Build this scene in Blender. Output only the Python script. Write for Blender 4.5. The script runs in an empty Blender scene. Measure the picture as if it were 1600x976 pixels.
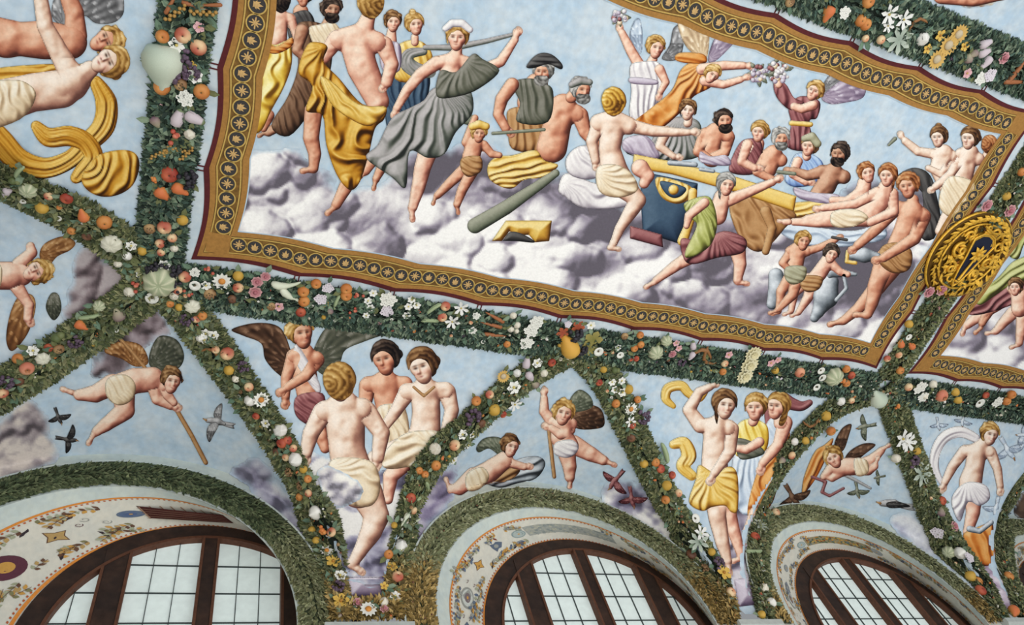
import bpy, math, random
import numpy as np
from mathutils import Matrix, Vector
random.seed(7); RNG = np.random.default_rng(11)
SC = bpy.context.scene; COL = SC.collection
ZC = 7.47                                   # height of the flat ceiling above the floor
CW, CD, CH = 3.70, 1.876, 1.766             # flat width, cove depth, cove height
# ------------------------------------------------------------------ camera
FPX = 1162.0
RCAM = np.array([[0.91937, -0.30724, -0.2457], [0.14568, 0.84604, -0.51284], [0.36543, 0.43569, 0.82258]])
CAMP = np.array([0.4775, -3.3292, ZC - 5.8693])
cam = bpy.data.objects.new('camera', bpy.data.cameras.new('camera')); COL.objects.link(cam)
cam.data.sensor_width = 36.0; cam.data.lens = 36.0 * FPX / 1600.0; cam.data.clip_start = 0.05
u_, s_, v_ = np.linalg.svd(RCAM); RCAM = u_ @ v_
mw = np.eye(4); mw[:3, 0] = RCAM[0]; mw[:3, 1] = -RCAM[1]; mw[:3, 2] = -RCAM[2]; mw[:3, 3] = CAMP
cam.matrix_world = Matrix(mw.tolist()); SC.camera = cam
# ------------------------------------------------------------------ world and light
w = bpy.data.worlds.new('world'); SC.world = w; w.use_nodes = True
bg = w.node_tree.nodes['Background']; bg.inputs[0].default_value = (0.93, 0.96, 1.0, 1); bg.inputs[1].default_value = 0.3
def area(name, loc, target, sx, sy, power, col):
    l = bpy.data.lights.new(name, 'AREA'); l.shape = 'RECTANGLE'; l.size = sx; l.size_y = sy; l.energy = power; l.color = col
    o = bpy.data.objects.new(name, l); COL.objects.link(o); o.location = loc
    o.rotation_euler = (Vector(target) - Vector(loc)).to_track_quat('-Z', 'Y').to_euler(); return o
area('floor_bounce', (4.5, -2.2, 0.45), (4.5, -1.6, 7.0), 15.0, 6.5, 470, (1.0, 0.99, 0.97))
area('south_fill', (5.0, -8.6, 2.6), (4.5, 0.6, 7.0), 14.0, 4.0, 420, (0.97, 0.985, 1.0))  # added fill lamp on the south side, where the wall is left out
SC.view_settings.view_transform = 'Standard'; SC.view_settings.look = 'None'
SC.view_settings.exposure = 0.0; SC.view_settings.gamma = 1.0; SC.view_settings.use_curve_mapping = False
# ------------------------------------------------------------------ vault surface (x along the loggia, y towards the window wall)
BX = [0.0, 3.88, 8.02, 12.1, 16.2]; BR = [1.876, 1.86, 1.93, 1.9, 1.9]; BS = [0.0, 0.13, 0.02, 0.0, 0.0]  # node, half width, skew
SY = [0.0, -CW]                              # bays of the short wall
def cove(u): return -CH * (1 - np.sqrt(np.clip(1 - (np.clip(u, 0, None) / CD) ** 2, 0, 1)))
def ell(u, R): return np.where(np.abs(u) < R, -CH * (1 - np.sqrt(np.clip(1 - (u / R) ** 2, 0, 1))), -99.0)
def surf(x, y):
    x = np.asarray(x, float); y = np.asarray(y, float)
    a = cove(y); b = cove(-x); c = cove(-CW - y)
    f = np.minimum(np.minimum(a, b), c)
    n, s = y > 0, y < -CW
    for k in range(5):
        v = ell(x - BX[k] - BS[k] * np.clip(y / CD, 0, 1), BR[k])
        f = np.where(n | s, np.maximum(f, v), f)
    for k in range(2):
        f = np.where(x < 0, np.maximum(f, ell(y - SY[k], CD)), f)
    return f
def inside(P):
    return (P[..., 1] < CD) & (P[..., 0] > -CD) & (P[..., 1] > -CW - CD) & (P[..., 2] - ZC < surf(P[..., 0], P[..., 1]))
def cast(O, D, t0, t1, n):
    """first point outside the room along each ray"""
    ts = np.linspace(t0, t1, n); hit = np.full(O.shape[:-1], t1); prev = np.full(O.shape[:-1], t0); done = np.zeros(O.shape[:-1], bool)
    lo = prev.copy()
    for t in ts[1:]:
        ins = inside(O + D * t)
        new = (~ins) & (~done); hit[new] = t; done |= new
        lo = np.where(done, lo, t)
    hi = np.where(done, hit, t1); lo = np.minimum(lo, hi)
    for _ in range(22):
        m = (lo + hi) / 2; ins = inside(O + D * m[..., None]); lo = np.where(ins, m, lo); hi = np.where(ins, hi, m)
    return O + D * lo[..., None]
def snormal(P):
    x, y, z = P[..., 0], P[..., 1], P[..., 2]; e = 2e-3
    gx = (surf(x + e, np.minimum(y, CD - 3e-3)) - surf(x - e, np.minimum(y, CD - 3e-3))) / (2 * e)
    yy = np.clip(y, -CW - CD + 6e-3, CD - 6e-3)
    gy = (surf(x, yy + e) - surf(x, yy - e)) / (2 * e)
    gx = np.clip(gx, -30, 30); gy = np.clip(gy, -30, 30)
    N = np.stack([gx, gy, -np.ones_like(gx)], -1)
    wl = y > CD - 2e-3
    N = np.where(wl[..., None], np.array([0, -1.0, 0]), N)
    return N / np.linalg.norm(N, axis=-1, keepdims=True)
LX0, LY0, LS = -320, -320, 4
def pxray(x, y):
    v = np.stack([(np.asarray(x, float) - 800) / FPX, (np.asarray(y, float) - 488) / FPX, np.ones(np.shape(x))], -1) @ RCAM
    return v / np.linalg.norm(v, axis=-1, keepdims=True)
_gx, _gy = np.meshgrid(np.arange(LX0, 1960, LS), np.arange(LY0, 1300, LS))
_rd = pxray(_gx, _gy)
LP = cast(np.broadcast_to(CAMP, _rd.shape), _rd, 2.0, 16.0, 70)
LN = snormal(LP)
def _bil(T, x, y):
    fx = np.clip((np.asarray(x, float) - LX0) / LS, 0, T.shape[1] - 1.001); fy = np.clip((np.asarray(y, float) - LY0) / LS, 0, T.shape[0] - 1.001)
    i = fx.astype(int); j = fy.astype(int); a = (fx - i)[..., None]; b = (fy - j)[..., None]
    return (T[j, i] * (1 - a) + T[j, i + 1] * a) * (1 - b) + (T[j + 1, i] * (1 - a) + T[j + 1, i + 1] * a) * b
def on_vault(x, y, off=0.0):
    P = _bil(LP, x, y); N = _bil(LN, x, y); N = N / np.linalg.norm(N, axis=-1, keepdims=True)
    return P + N * off, N
def along_ray(x, y, lift):
    P, N = on_vault(x, y); rd = pxray(x, y)
    c = np.abs((rd * N).sum(-1)); return P - rd * (lift / max(0.35, float(c))), N, float(np.linalg.norm(P - CAMP)) / FPX
# ------------------------------------------------------------------ helpers
def lin(c):
    c = np.asarray(c, float) / 255.0
    return np.where(c <= 0.04045, c / 12.92, ((c + 0.055) / 1.055) ** 2.4)
def tag(o, label=None, cat=None, group=None, kind=None):
    if label: o['label'] = label
    if cat: o['category'] = cat
    if group: o['group'] = group
    if kind: o['kind'] = kind
    return o
def empty(name, loc, label, cat, group=None):
    o = bpy.data.objects.new(name, None); COL.objects.link(o); o.location = loc; o.empty_display_size = 0.1
    bpy.context.view_layer.update(); return tag(o, label, cat, group)
def link(name, me, parent=None, loc=None):
    o = bpy.data.objects.new(name, me); COL.objects.link(o)
    if loc is not None: o.location = loc
    if parent is not None: o.parent = parent
    return o
def mesh(name, V, F, mat=None, col=None, smooth=False, fcol=None):
    me = bpy.data.meshes.new(name)
    V = np.asarray(V, float)
    if isinstance(F, np.ndarray):
        n = F.shape[1]; me.vertices.add(len(V)); me.vertices.foreach_set('co', V.ravel())
        me.loops.add(F.size); me.loops.foreach_set('vertex_index', F.ravel().astype(np.int32))
        me.polygons.add(len(F)); me.polygons.foreach_set('loop_start', np.arange(0, F.size, n, dtype=np.int32))
        try: me.polygons.foreach_set('loop_total', np.full(len(F), n, np.int32))
        except Exception: pass
        me.update(calc_edges=True); me.validate()
    else:
        me.from_pydata(V.tolist(), [], F); me.update()
    if col is not None:
        a = me.color_attributes.new('Col', 'FLOAT_COLOR', 'POINT')
        c = np.ones((len(V), 4)); c[:, :3] = col; a.data.foreach_set('color', c.ravel())
    if smooth: me.polygons.foreach_set('use_smooth', np.ones(len(me.polygons), bool))
    if mat: me.materials.append(mat)
    return me
def local(o, V):
    """world vertices into the frame of parent o (translation-only parents)"""
    return np.asarray(V) - np.array(o.location) if o is not None else np.asarray(V)
def mat(name, col, rough=0.7, metal=0.0, noise=0.0, nscale=20.0, attr=False, bump=0.0, emit=0.0, col2=None, spec=0.3):
    m = bpy.data.materials.new(name); m.use_nodes = True; nt = m.node_tree; b = nt.nodes['Principled BSDF']
    b.inputs['Roughness'].default_value = rough; b.inputs['Metallic'].default_value = metal
    b.inputs['Specular IOR Level'].default_value = spec
    tc = nt.nodes.new('ShaderNodeTexCoord')
    if attr:
        src = nt.nodes.new('ShaderNodeAttribute'); src.attribute_name = 'Col'; cs = src.outputs['Color']
    else:
        src = nt.nodes.new('ShaderNodeRGB'); src.outputs[0].default_value = (*lin(col), 1); cs = src.outputs[0]
    if noise > 0 or col2 is not None:
        nz = nt.nodes.new('ShaderNodeTexNoise'); nz.inputs['Scale'].default_value = nscale; nz.inputs['Detail'].default_value = 6; nz.inputs['Roughness'].default_value = 0.65
        nt.links.new(tc.outputs['Object'], nz.inputs['Vector'])
        if col2 is not None:
            mx = nt.nodes.new('ShaderNodeMixRGB'); mr = nt.nodes.new('ShaderNodeMapRange')
            mr.inputs['From Min'].default_value = 0.38; mr.inputs['From Max'].default_value = 0.62
            nt.links.new(nz.outputs['Fac'], mr.inputs['Value']); nt.links.new(mr.outputs[0], mx.inputs[0])
            nt.links.new(cs, mx.inputs[1]); mx.inputs[2].default_value = (*lin(col2), 1); cs = mx.outputs[0]
        if noise > 0:
            mr2 = nt.nodes.new('ShaderNodeMapRange'); mr2.inputs['From Min'].default_value = 0.3; mr2.inputs['From Max'].default_value = 0.7
            mr2.inputs['To Min'].default_value = 1 - noise; mr2.inputs['To Max'].default_value = 1 + noise
            n2 = nt.nodes.new('ShaderNodeTexNoise'); n2.inputs['Scale'].default_value = nscale * 3.1; n2.inputs['Detail'].default_value = 5
            nt.links.new(tc.outputs['Object'], n2.inputs['Vector']); nt.links.new(n2.outputs['Fac'], mr2.inputs['Value'])
            vm = nt.nodes.new('ShaderNodeVectorMath'); vm.operation = 'SCALE'
            nt.links.new(cs, vm.inputs[0]); nt.links.new(mr2.outputs[0], vm.inputs['Scale']); cs = vm.outputs[0]
        if bump > 0:
            bp = nt.nodes.new('ShaderNodeBump'); bp.inputs['Strength'].default_value = bump; bp.inputs['Distance'].default_value = 0.01
            nt.links.new(nz.outputs['Fac'], bp.inputs['Height']); nt.links.new(bp.outputs[0], b.inputs['Normal'])
    nt.links.new(cs, b.inputs['Base Color'])
    if emit > 0:
        nt.links.new(cs, b.inputs['Emission Color']); b.inputs['Emission Strength'].default_value = emit
    return m
M = {}
M['plaster_sky'] = mat('plaster_sky', (178, 201, 219), 0.9, noise=0.08, nscale=5.0, col2=(200, 213, 222))
M['plaster_grey'] = mat('plaster_grey', (186, 203, 214), 0.9, noise=0.05, nscale=7.0, col2=(204, 214, 219))
M['paint'] = mat('fresco_paint', (0, 0, 0), 0.85, attr=True, noise=0.06, nscale=16.0, spec=0.15)
M['leaf'] = mat('garland_leaf', (0, 0, 0), 0.75, attr=True, noise=0.12, nscale=9.0, spec=0.2)
M['fruit'] = mat('painted_fruit', (0, 0, 0), 0.5, attr=True, noise=0.08, nscale=14.0, spec=0.35)
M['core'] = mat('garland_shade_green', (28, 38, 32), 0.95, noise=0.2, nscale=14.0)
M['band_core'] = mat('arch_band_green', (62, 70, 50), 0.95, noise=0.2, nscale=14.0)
M['maroon'] = mat('tapestry_maroon', (84, 30, 34), 0.85, noise=0.15, nscale=12)
M['ochre'] = mat('tapestry_ochre', (160, 116, 58), 0.8, noise=0.14, nscale=14)
M['goldband'] = mat('tapestry_gold_ground', (128, 94, 42), 0.8, noise=0.25, nscale=10, col2=(104, 76, 36))
M['goldline'] = mat('roundel_gold', (190, 158, 84), 0.6, noise=0.12, nscale=20)
M['roundel'] = mat('roundel_dark', (58, 56, 56), 0.85, noise=0.15, nscale=30)
M['motif'] = mat('roundel_motif', (196, 160, 104), 0.7, noise=0.15, nscale=30)
M['gilt'] = mat('gilded_stucco', (224, 176, 62), 0.36, metal=0.55, noise=0.22, nscale=12, bump=0.5, spec=0.5)
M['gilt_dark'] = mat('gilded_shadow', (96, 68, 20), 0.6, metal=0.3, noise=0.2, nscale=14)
M['navy'] = mat('shield_blue', (16, 24, 46), 0.55, noise=0.15, nscale=12)
M['white_plaster'] = mat('soffit_white', (204, 212, 204), 0.9, noise=0.06, nscale=6, col2=(190, 202, 200))
M['soffit'] = mat('soffit_cream', (214, 211, 198), 0.9, noise=0.05, nscale=8, col2=(204, 204, 194))
M['orange_line'] = mat('soffit_orange', (214, 136, 58), 0.85, noise=0.12, nscale=14)
M['dentil'] = mat('soffit_dentil', (178, 92, 52), 0.85, noise=0.12, nscale=20)
M['wood'] = mat('window_wood', (58, 40, 32), 0.6, noise=0.3, nscale=5, col2=(44, 32, 28), bump=0.1)
M['wood_edge'] = mat('window_bead', (92, 58, 42), 0.6, noise=0.2, nscale=10)
M['muntin'] = mat('window_lead', (58, 66, 66), 0.6)
M['glass'] = mat('daylit_glass', (200, 211, 208), 0.4, noise=0.05, nscale=5, emit=0.40)
M['stone'] = mat('capital_stone', (176, 182, 178), 0.85, noise=0.08, nscale=8)
M['wall'] = mat('wall_plaster', (206, 204, 194), 0.9, noise=0.05, nscale=3)
M['floor'] = mat('floor_marble', (196, 190, 178), 0.4, noise=0.1, nscale=2)
def P2(name, rgb, **k):
    if name not in M: M[name] = mat(name, rgb, 0.85, noise=0.14, nscale=18, **k)
    return M[name]
# ------------------------------------------------------------------ setting
def grid_faces(nu, nv):
    i = np.arange(nu - 1)[:, None] * nv + np.arange(nv - 1)[None, :]; i = i.ravel()
    return np.stack([i, i + nv, i + nv + 1, i + 1], 1)
def build_vault():
    xs = np.concatenate([-CD * np.cos(np.linspace(0, np.pi / 2, 40)), np.linspace(0.05, 16.0, 330)])
    t = np.sin(np.linspace(0, np.pi / 2, 48))
    ys = np.concatenate([(-CW - CD * t)[::-1], np.linspace(-CW + 0.2, -0.2, 12), CD * t])
    X, Y = np.meshgrid(xs, ys, indexing='ij'); Z = surf(X, Y) + ZC
    V = np.stack([X, Y, Z], -1).reshape(-1, 3)
    o = link('ceiling', mesh('ceiling', V, grid_faces(len(xs), len(ys))[:, ::-1], M['plaster_sky'], smooth=True))
    tag(o, kind='structure')
build_vault()
ZB = -1.85                                    # springing of the arches below the flat ceiling
AC = [0.0, 4.05, 7.93, 12.05]; AR = [1.43, 1.44, 1.46, 1.45]       # opening centres and radii on the wall face
WC = [0.74, 4.55, 8.47, 12.55]; WZ, WR, WD = -1.77, 1.31, 0.43      # window centres, ring, depth behind the wall face
def build_wall():
    for k in range(4):                        # wall face between the vela and the opening, one piece per bay
        c = BX[k] + BS[k]; n = 72; V = []; F = []
        for i in range(n + 1):
            a = math.pi * i / n
            V.append((c + BR[k] * math.cos(a), CD, ZC - CH + (CH + 0.01) * math.sin(a)))
            V.append((AC[k] + AR[k] * math.cos(a), CD, ZC + ZB + AR[k] * math.sin(a)))
        for i in range(n): F.append((2 * i, 2 * i + 1, 2 * i + 3, 2 * i + 2))
        o = link('wall_north', mesh('wall_north', V, F, M['white_plaster'])); tag(o, kind='structure')
    edges = [(-CD, AC[0] - AR[0], -CD, WC[0] - WR)] + [(AC[k] + AR[k], AC[k + 1] - AR[k + 1], WC[k] + WR + .03, WC[k + 1] - WR - .03) for k in range(3)]
    V = []; F = []
    for (x0, x1, x2, x3) in edges:            # piers, as skewed as the embrasures
        b = len(V)
        for y, p, q in ((CD + .002, x0, x1), (CD + WD + .1, x2, x3)):
            V += [(p, y, 0), (q, y, 0), (q, y, ZC - 1.86), (p, y, ZC - 1.86)]
        F += [(b, b + 1, b + 2, b + 3), (b + 1, b + 5, b + 6, b + 2), (b + 4, b, b + 3, b + 7), (b + 5, b + 4, b + 7, b + 6), (b + 3, b + 2, b + 6, b + 7)]
    o = link('wall_north', mesh('wall_north', V, F, M['wall'])); tag(o, kind='structure')
    V = [(-CD, -CW - CD, 0), (-CD, CD, 0), (-CD, CD, ZC - CH), (-CD, -CW - CD, ZC - CH)]
    o = link('wall_west', mesh('wall_west', V, [(0, 1, 2, 3)], M['wall'])); tag(o, kind='structure')
    V = [(-CD, -CW - CD - 3, 0), (16, -CW - CD - 3, 0), (16, CD + 0.7, 0), (-CD, CD + 0.7, 0)]
    o = link('floor', mesh('floor', V, [(0, 1, 2, 3)], M['floor'])); tag(o, kind='structure')
build_wall()
# capitals at the foot of the pendentives
for k, (x0, x1) in enumerate([(-1.876, -1.66), (1.63, 2.37), (5.70, 6.25), (9.62, 10.38)]):
    V = []; F = []
    prof = [(0.02, -2.25), (0.02, -2.12), (0.05, -2.06), (0.05, -1.99), (0.085, -1.95), (0.085, -1.895), (0.0, -1.895)]
    for xx in (x0, x1):
        for (p, z) in prof: V.append((xx, CD - p, ZC + z))
    n = len(prof)
    for i in range(n - 1): F.append((i, i + 1, n + i + 1, n + i))
    F += [tuple(range(n)), tuple(range(2 * n - 1, n - 1, -1))]
    tag(link('trim_%d' % (k + 1), mesh('capital', V, F, M['stone'])), kind='structure')
# ------------------------------------------------------------------ soffits with painted ornament, windows
def soffit_pt(k, q, v):
    q = np.asarray(q, float); v = np.asarray(v, float)
    a = np.clip(q, 0, math.pi); dn = np.where(q < 0, -q, np.where(q > math.pi, q - math.pi, 0)) * 1.4
    fx = AC[k] + AR[k] * np.cos(a); fz = ZB + AR[k] * np.sin(a) - dn
    bx = WC[k] + WR * np.cos(a); bz = WZ + WR * np.sin(a) - dn
    return np.stack([fx * (1 - v) + bx * v, CD + WD * v + 0 * q, ZC + fz * (1 - v) + bz * v], -1)
def soffit_frame(k, q, v):
    P = soffit_pt(k, q, v); e = 1e-3
    A = soffit_pt(k, q + e, v) - soffit_pt(k, q - e, v); B = soffit_pt(k, q, v + e) - soffit_pt(k, q, v - e)
    sa = np.linalg.norm(A) / (2 * e); sb = np.linalg.norm(B) / (2 * e)
    N = np.cross(B, A); N /= np.linalg.norm(N)
    if N[2] > 0 and abs(N[2]) > 0.1: N = -N
    c = np.array([WC[k], P[1], ZC - 1.8]) - P
    if N @ c < 0: N = -N
    return P, sa, sb, N
def soffit_poly(k, q, v, pts, off):
    """flat ornament: pts in metres (along the arch, across the soffit) laid on the curved soffit"""
    P, sa, sb, N = soffit_frame(k, q, v)
    pts = np.asarray(pts); return soffit_pt(k, q + pts[:, 0] / sa, v + pts[:, 1] / sb) + N * off
def strip(k, v0, v1, off, q0=-1.2, q1=math.pi + 1.2, n=110):
    qs = np.linspace(q0, q1, n); V = []
    for q in qs:
        for v in (v0, v1):
            P, sa, sb, N = soffit_frame(k, q, v); V.append(P + N * off)
    return np.array(V), np.array([(2 * i, 2 * i + 1, 2 * i + 3, 2 * i + 2) for i in range(n - 1)])
def ngon(n, rx, ry, ph=0): return [(rx * math.cos(2 * math.pi * i / n + ph), ry * math.sin(2 * math.pi * i / n + ph)) for i in range(n)]
def leafpts(l, w, a):
    b = [(0, 0), (l * .25, w * .8), (l * .55, w), (l, 0), (l * .55, -w), (l * .25, -w * .8)]
    c, s = math.cos(a), math.sin(a); return [(x * c - y * s, x * s + y * c) for x, y in b]
ORN = {'tan': (178, 148, 96), 'olive': (128, 124, 88), 'och': (196, 150, 78), 'greyl': (150, 152, 146), 'mar': (92, 54, 66), 'blue': (98, 112, 132), 'brown': (104, 76, 60), 'sage': (160, 164, 138), 'red': (122, 58, 44), 'dk': (60, 52, 56), 'pale': (196, 200, 194), 'rose': (186, 150, 140)}
def build_soffit(k):
    rnd = random.Random(40 + k)
    V, F = strip(k, 0, 1, 0)
    s = link('trim_%d' % (k + 11), mesh('soffit', V, F, M['soffit'], smooth=True)); tag(s, kind='structure')
    def st(name, v0, v1, off, m):
        V, F = strip(k, v0, v1, off); link(name, mesh(name, V, F, m, smooth=True), s)
    st('white_margin', -0.0, 0.235, 0.003, M['white_plaster'])
    for (a, b) in ((0.235, 0.262), (0.915, 0.945)): st('orange_line', a, b, 0.006, M['orange_line'])
    st('cream_line', 0.945, 1.0, 0.005, M['soffit'])
    # dentils as joined rows: far too small to pick apart
    for v0 in (0.268, 0.885):
        V = []; F = []
        for i in range(120):
            q = -0.3 + (math.pi + 0.6) * i / 120
            pts = soffit_poly(k, q, v0 + 0.012, [(-0.008, -0.008), (0.010, -0.008), (0.016, 0.008), (-0.002, 0.008)], 0.006)
            b = len(V); V += pts.tolist(); F.append((b, b + 1, b + 2, b + 3))
        tag(link('dentil_row', mesh('dentil_row', V, F, M['dentil']), s), kind='stuff')
    def put(name, q, v, polys, base=None):
        V = []; F = []; C = []
        for j, (pts, c) in enumerate(polys):
            p = soffit_poly(k, q, v, pts, 0.004 + 0.0012 * j); b = len(V); V += p.tolist(); F.append(tuple(range(b, b + len(p))))
            C += [lin(ORN.get(c, c) if isinstance(c, str) else c)] * len(p)
        link(name, mesh(name, V, F, M['paint'], col=np.array(C)), s)
    def disc(q, v, r, c1, c2, c3, asp=1.0):
        put('painted_medallion', q, v, [(ngon(22, r * asp, r), c1), (ngon(20, r * asp * .8, r * .8), c2), (ngon(18, r * asp * .45, r * .45), c3), (ngon(10, r * asp * .15, r * .15), 'och')])
    def lozenge(q, v, r, c):
        p = []
        for i in range(4):
            a = math.pi / 2 * i + .2; p += [(r * 1.2 * math.cos(a), r * 1.2 * math.sin(a)), (r * .62 * math.cos(a + math.pi / 4), r * .62 * math.sin(a + math.pi / 4))]
        put('painted_lozenge', q, v, [(p, 'brown'), ([(x * .86, y * .86) for x, y in p], c), (leafpts(r * .5, r * .1, .5), 'dk')])
    def bird(q, v, a, c='dk'):
        b = [(-.05, .0), (-.03, .014), (.0, .012), (.03, .018), (.045, .012), (.06, .012), (.045, .0), (.02, -.012), (-.02, -.008), (-.06, -.012)]
        ca, sa = math.cos(a), math.sin(a); put('painted_bird', q, v, [([(x * ca - y * sa, x * sa + y * ca) for x, y in b], c)])
    def vase(q, v, c):
        put('painted_vase', q, v, [([(-.07, .03), (-.04, .06), (.0, .05), (.05, .075), (.06, .0), (.05, -.07), (.0, -.045), (-.04, -.055), (-.07, -.03), (-.10, 0)], c), (ngon(10, .03, .03), 'greyl')])
    def sprig(q, v, a, n, cols, l=.05):
        polys = []
        ca, sa = math.cos(a), math.sin(a)
        for j in range(n):
            x = j * l * .75; yy = .012 * math.sin(j * 1.3)
            for sg in (-1, 1):
                lp = leafpts(l * rnd.uniform(.75, 1.1), l * .26, sg * rnd.uniform(.6, 1.1))
                polys.append(([((x + px) * ca - (yy + py) * sa, (x + px) * sa + (yy + py) * ca) for px, py in lp], rnd.choice(cols)))
        polys.append(([(0 * ca, 0 * sa), (n * l * .75 * ca + .004 * sa, n * l * .75 * sa - .004 * ca), (n * l * .75 * ca, n * l * .75 * sa), (-.005 * sa, .005 * ca)], 'brown'))
        put('painted_sprig', q, v, polys)
    def scroll(q, v, r, sg, c):
        out = []; inn = []
        for i in range(22):
            t = i / 21; a = t * 7.5; rr = r * (1 - .8 * t)
            out.append((sg * (rr * math.cos(a) + r), rr * math.sin(a))); inn.append((sg * ((rr - .006) * math.cos(a) + r), (rr - .006) * math.sin(a)))
        put('painted_scroll', q, v, [([out[i], out[i + 1], inn[i + 1], inn[i]], c) for i in range(21)])
    warm = ['tan', 'olive', 'och', 'brown', 'sage']; cool = ['sage', 'greyl', 'tan', 'blue', 'och']
    cols = [warm, cool, cool, cool][k]
    mid = 0.575
    if k == 0:
        disc(2.62, mid, .135, 'mar', 'mar', 'och'); lozenge(2.30, mid, .085, 'tan'); disc(1.86, mid, .062, 'blue', (86, 104, 134), (80, 96, 130), 1.7)
        for q, v, a in ((2.36, .38, .2), (2.42, .8, .5), (2.14, .78, 1.4), (2.14, .42, .1)): bird(q, v, a)
        scroll(2.06, .5, .04, 1, 'greyl'); scroll(2.06, .62, .04, -1, 'greyl'); scroll(2.18, .55, .035, -1, 'mar')
        # dark trellis over the crown
        polys = [([(-.30, -.09), (.26, -.09), (.32, .09), (-.24, .09)], (74, 40, 36))]
        for i in range(9): polys.append(([(-.28 + i * .065, -.088), (-.270 + i * .065, -.088), (-.230 + i * .068, .088), (-.24 + i * .068, .088)], (150, 120, 100)))
        for i in range(5): polys.append(([(-.29 + i * .012, -.07 + i * .035), (.27 + i * .012, -.07 + i * .035), (.272 + i * .012, -.066 + i * .035), (-.288 + i * .012, -.066 + i * .035)], (150, 120, 100)))
        put('painted_trellis', 1.50, .56, [([(x * 1.32, y * 1.25) for x, y in p], c_) for p, c_ in polys])
        disc(1.05, mid, .05, 'blue', (86, 104, 134), (80, 96, 130), 1.7)
    else:
        disc(2.83, mid, .10, 'greyl', 'pale', (120, 108, 110), 1.25); disc(1.98, mid, .066, (140, 156, 156), (168, 180, 176), (170, 180, 176), 1.4)
        if k == 1: lozenge(2.50, mid, .07, 'och'); vase(2.24, mid, (94, 106, 124)); vase(3.1, mid, (94, 106, 124))
        else: disc(2.45, mid, .06, (140, 146, 146), (150, 156, 158), 'greyl'); vase(2.7, mid, (120, 128, 136)); disc(1.05, mid, .06, (140, 146, 146), (150, 156, 158), 'greyl', 1.4)
        for q, v, a in ((2.56, .36, .9), (2.2, .42, 1.8), (2.1, .8, .2), (2.42, .78, .5)): bird(q, v, a, rnd.choice(['dk', 'red', 'brown']))
        for q, v in ((2.68, .5), (2.68, .64), (2.98, .5), (2.98, .62)): scroll(q, v, .022, 1, 'mar')
        # crown panel
        polys = []
        for i in range(150):
            x = rnd.uniform(-.52, .52); y = rnd.uniform(-.075, .075)
            c = rnd.choice([(150, 156, 152), (138, 146, 144), (166, 168, 158), (176, 176, 160)] if k == 1 else [(176, 128, 60), (84, 96, 80), (112, 124, 128), (134, 74, 50), (92, 110, 86), (196, 160, 84)])
            polys.append((ngon(6, rnd.uniform(.012, .028), rnd.uniform(.01, .02), rnd.random() * 3), c))
            polys[-1] = ([(px + x, py + y) for px, py in polys[-1][0]], c)
        p = soffit_poly(k, 1.5, mid, [(-.55 + 1.1 * i / 20, -.082) for i in range(21)] + [(.55 - 1.1 * i / 20, .082) for i in range(21)], .003)
        V = p.tolist(); F = [(i, i + 1, 40 - i, 41 - i) for i in range(20)]; C = [lin((158, 162, 156) if k == 1 else (150, 140, 110))] * 42
        for j, (pts, c) in enumerate(polys):
            pp = soffit_poly(k, 1.5, mid, pts, .005 + .00002 * j); b = len(V); V += pp.tolist(); F.append(tuple(range(b, b + 6))); C += [lin(c)] * 6
        tag(link('painted_crown_panel', mesh('painted_crown_panel', V, F, M['paint'], col=np.array(C)), s), kind='stuff')
    q = .25
    while q < 3.6:
        if not (1.1 < q < 1.85):
            for v in (.37, .78):
                sprig(q + rnd.uniform(-.03, .03), v + rnd.uniform(-.03, .03), rnd.choice([0, 3.14]) + rnd.uniform(-.5, .5), rnd.randint(3, 5), cols, rnd.uniform(.05, .068))
        q += .105
for k in range(4): build_soffit(k)
def box(x0, x1, y0, y1, z0, z1):
    V = [(x0, y0, z0), (x1, y0, z0), (x1, y1, z0), (x0, y1, z0), (x0, y0, z1), (x1, y0, z1), (x1, y1, z1), (x0, y1, z1)]
    return V, [(0, 3, 2, 1), (4, 5, 6, 7), (0, 1, 5, 4), (1, 2, 6, 5), (2, 3, 7, 6), (3, 0, 4, 7)]
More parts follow.
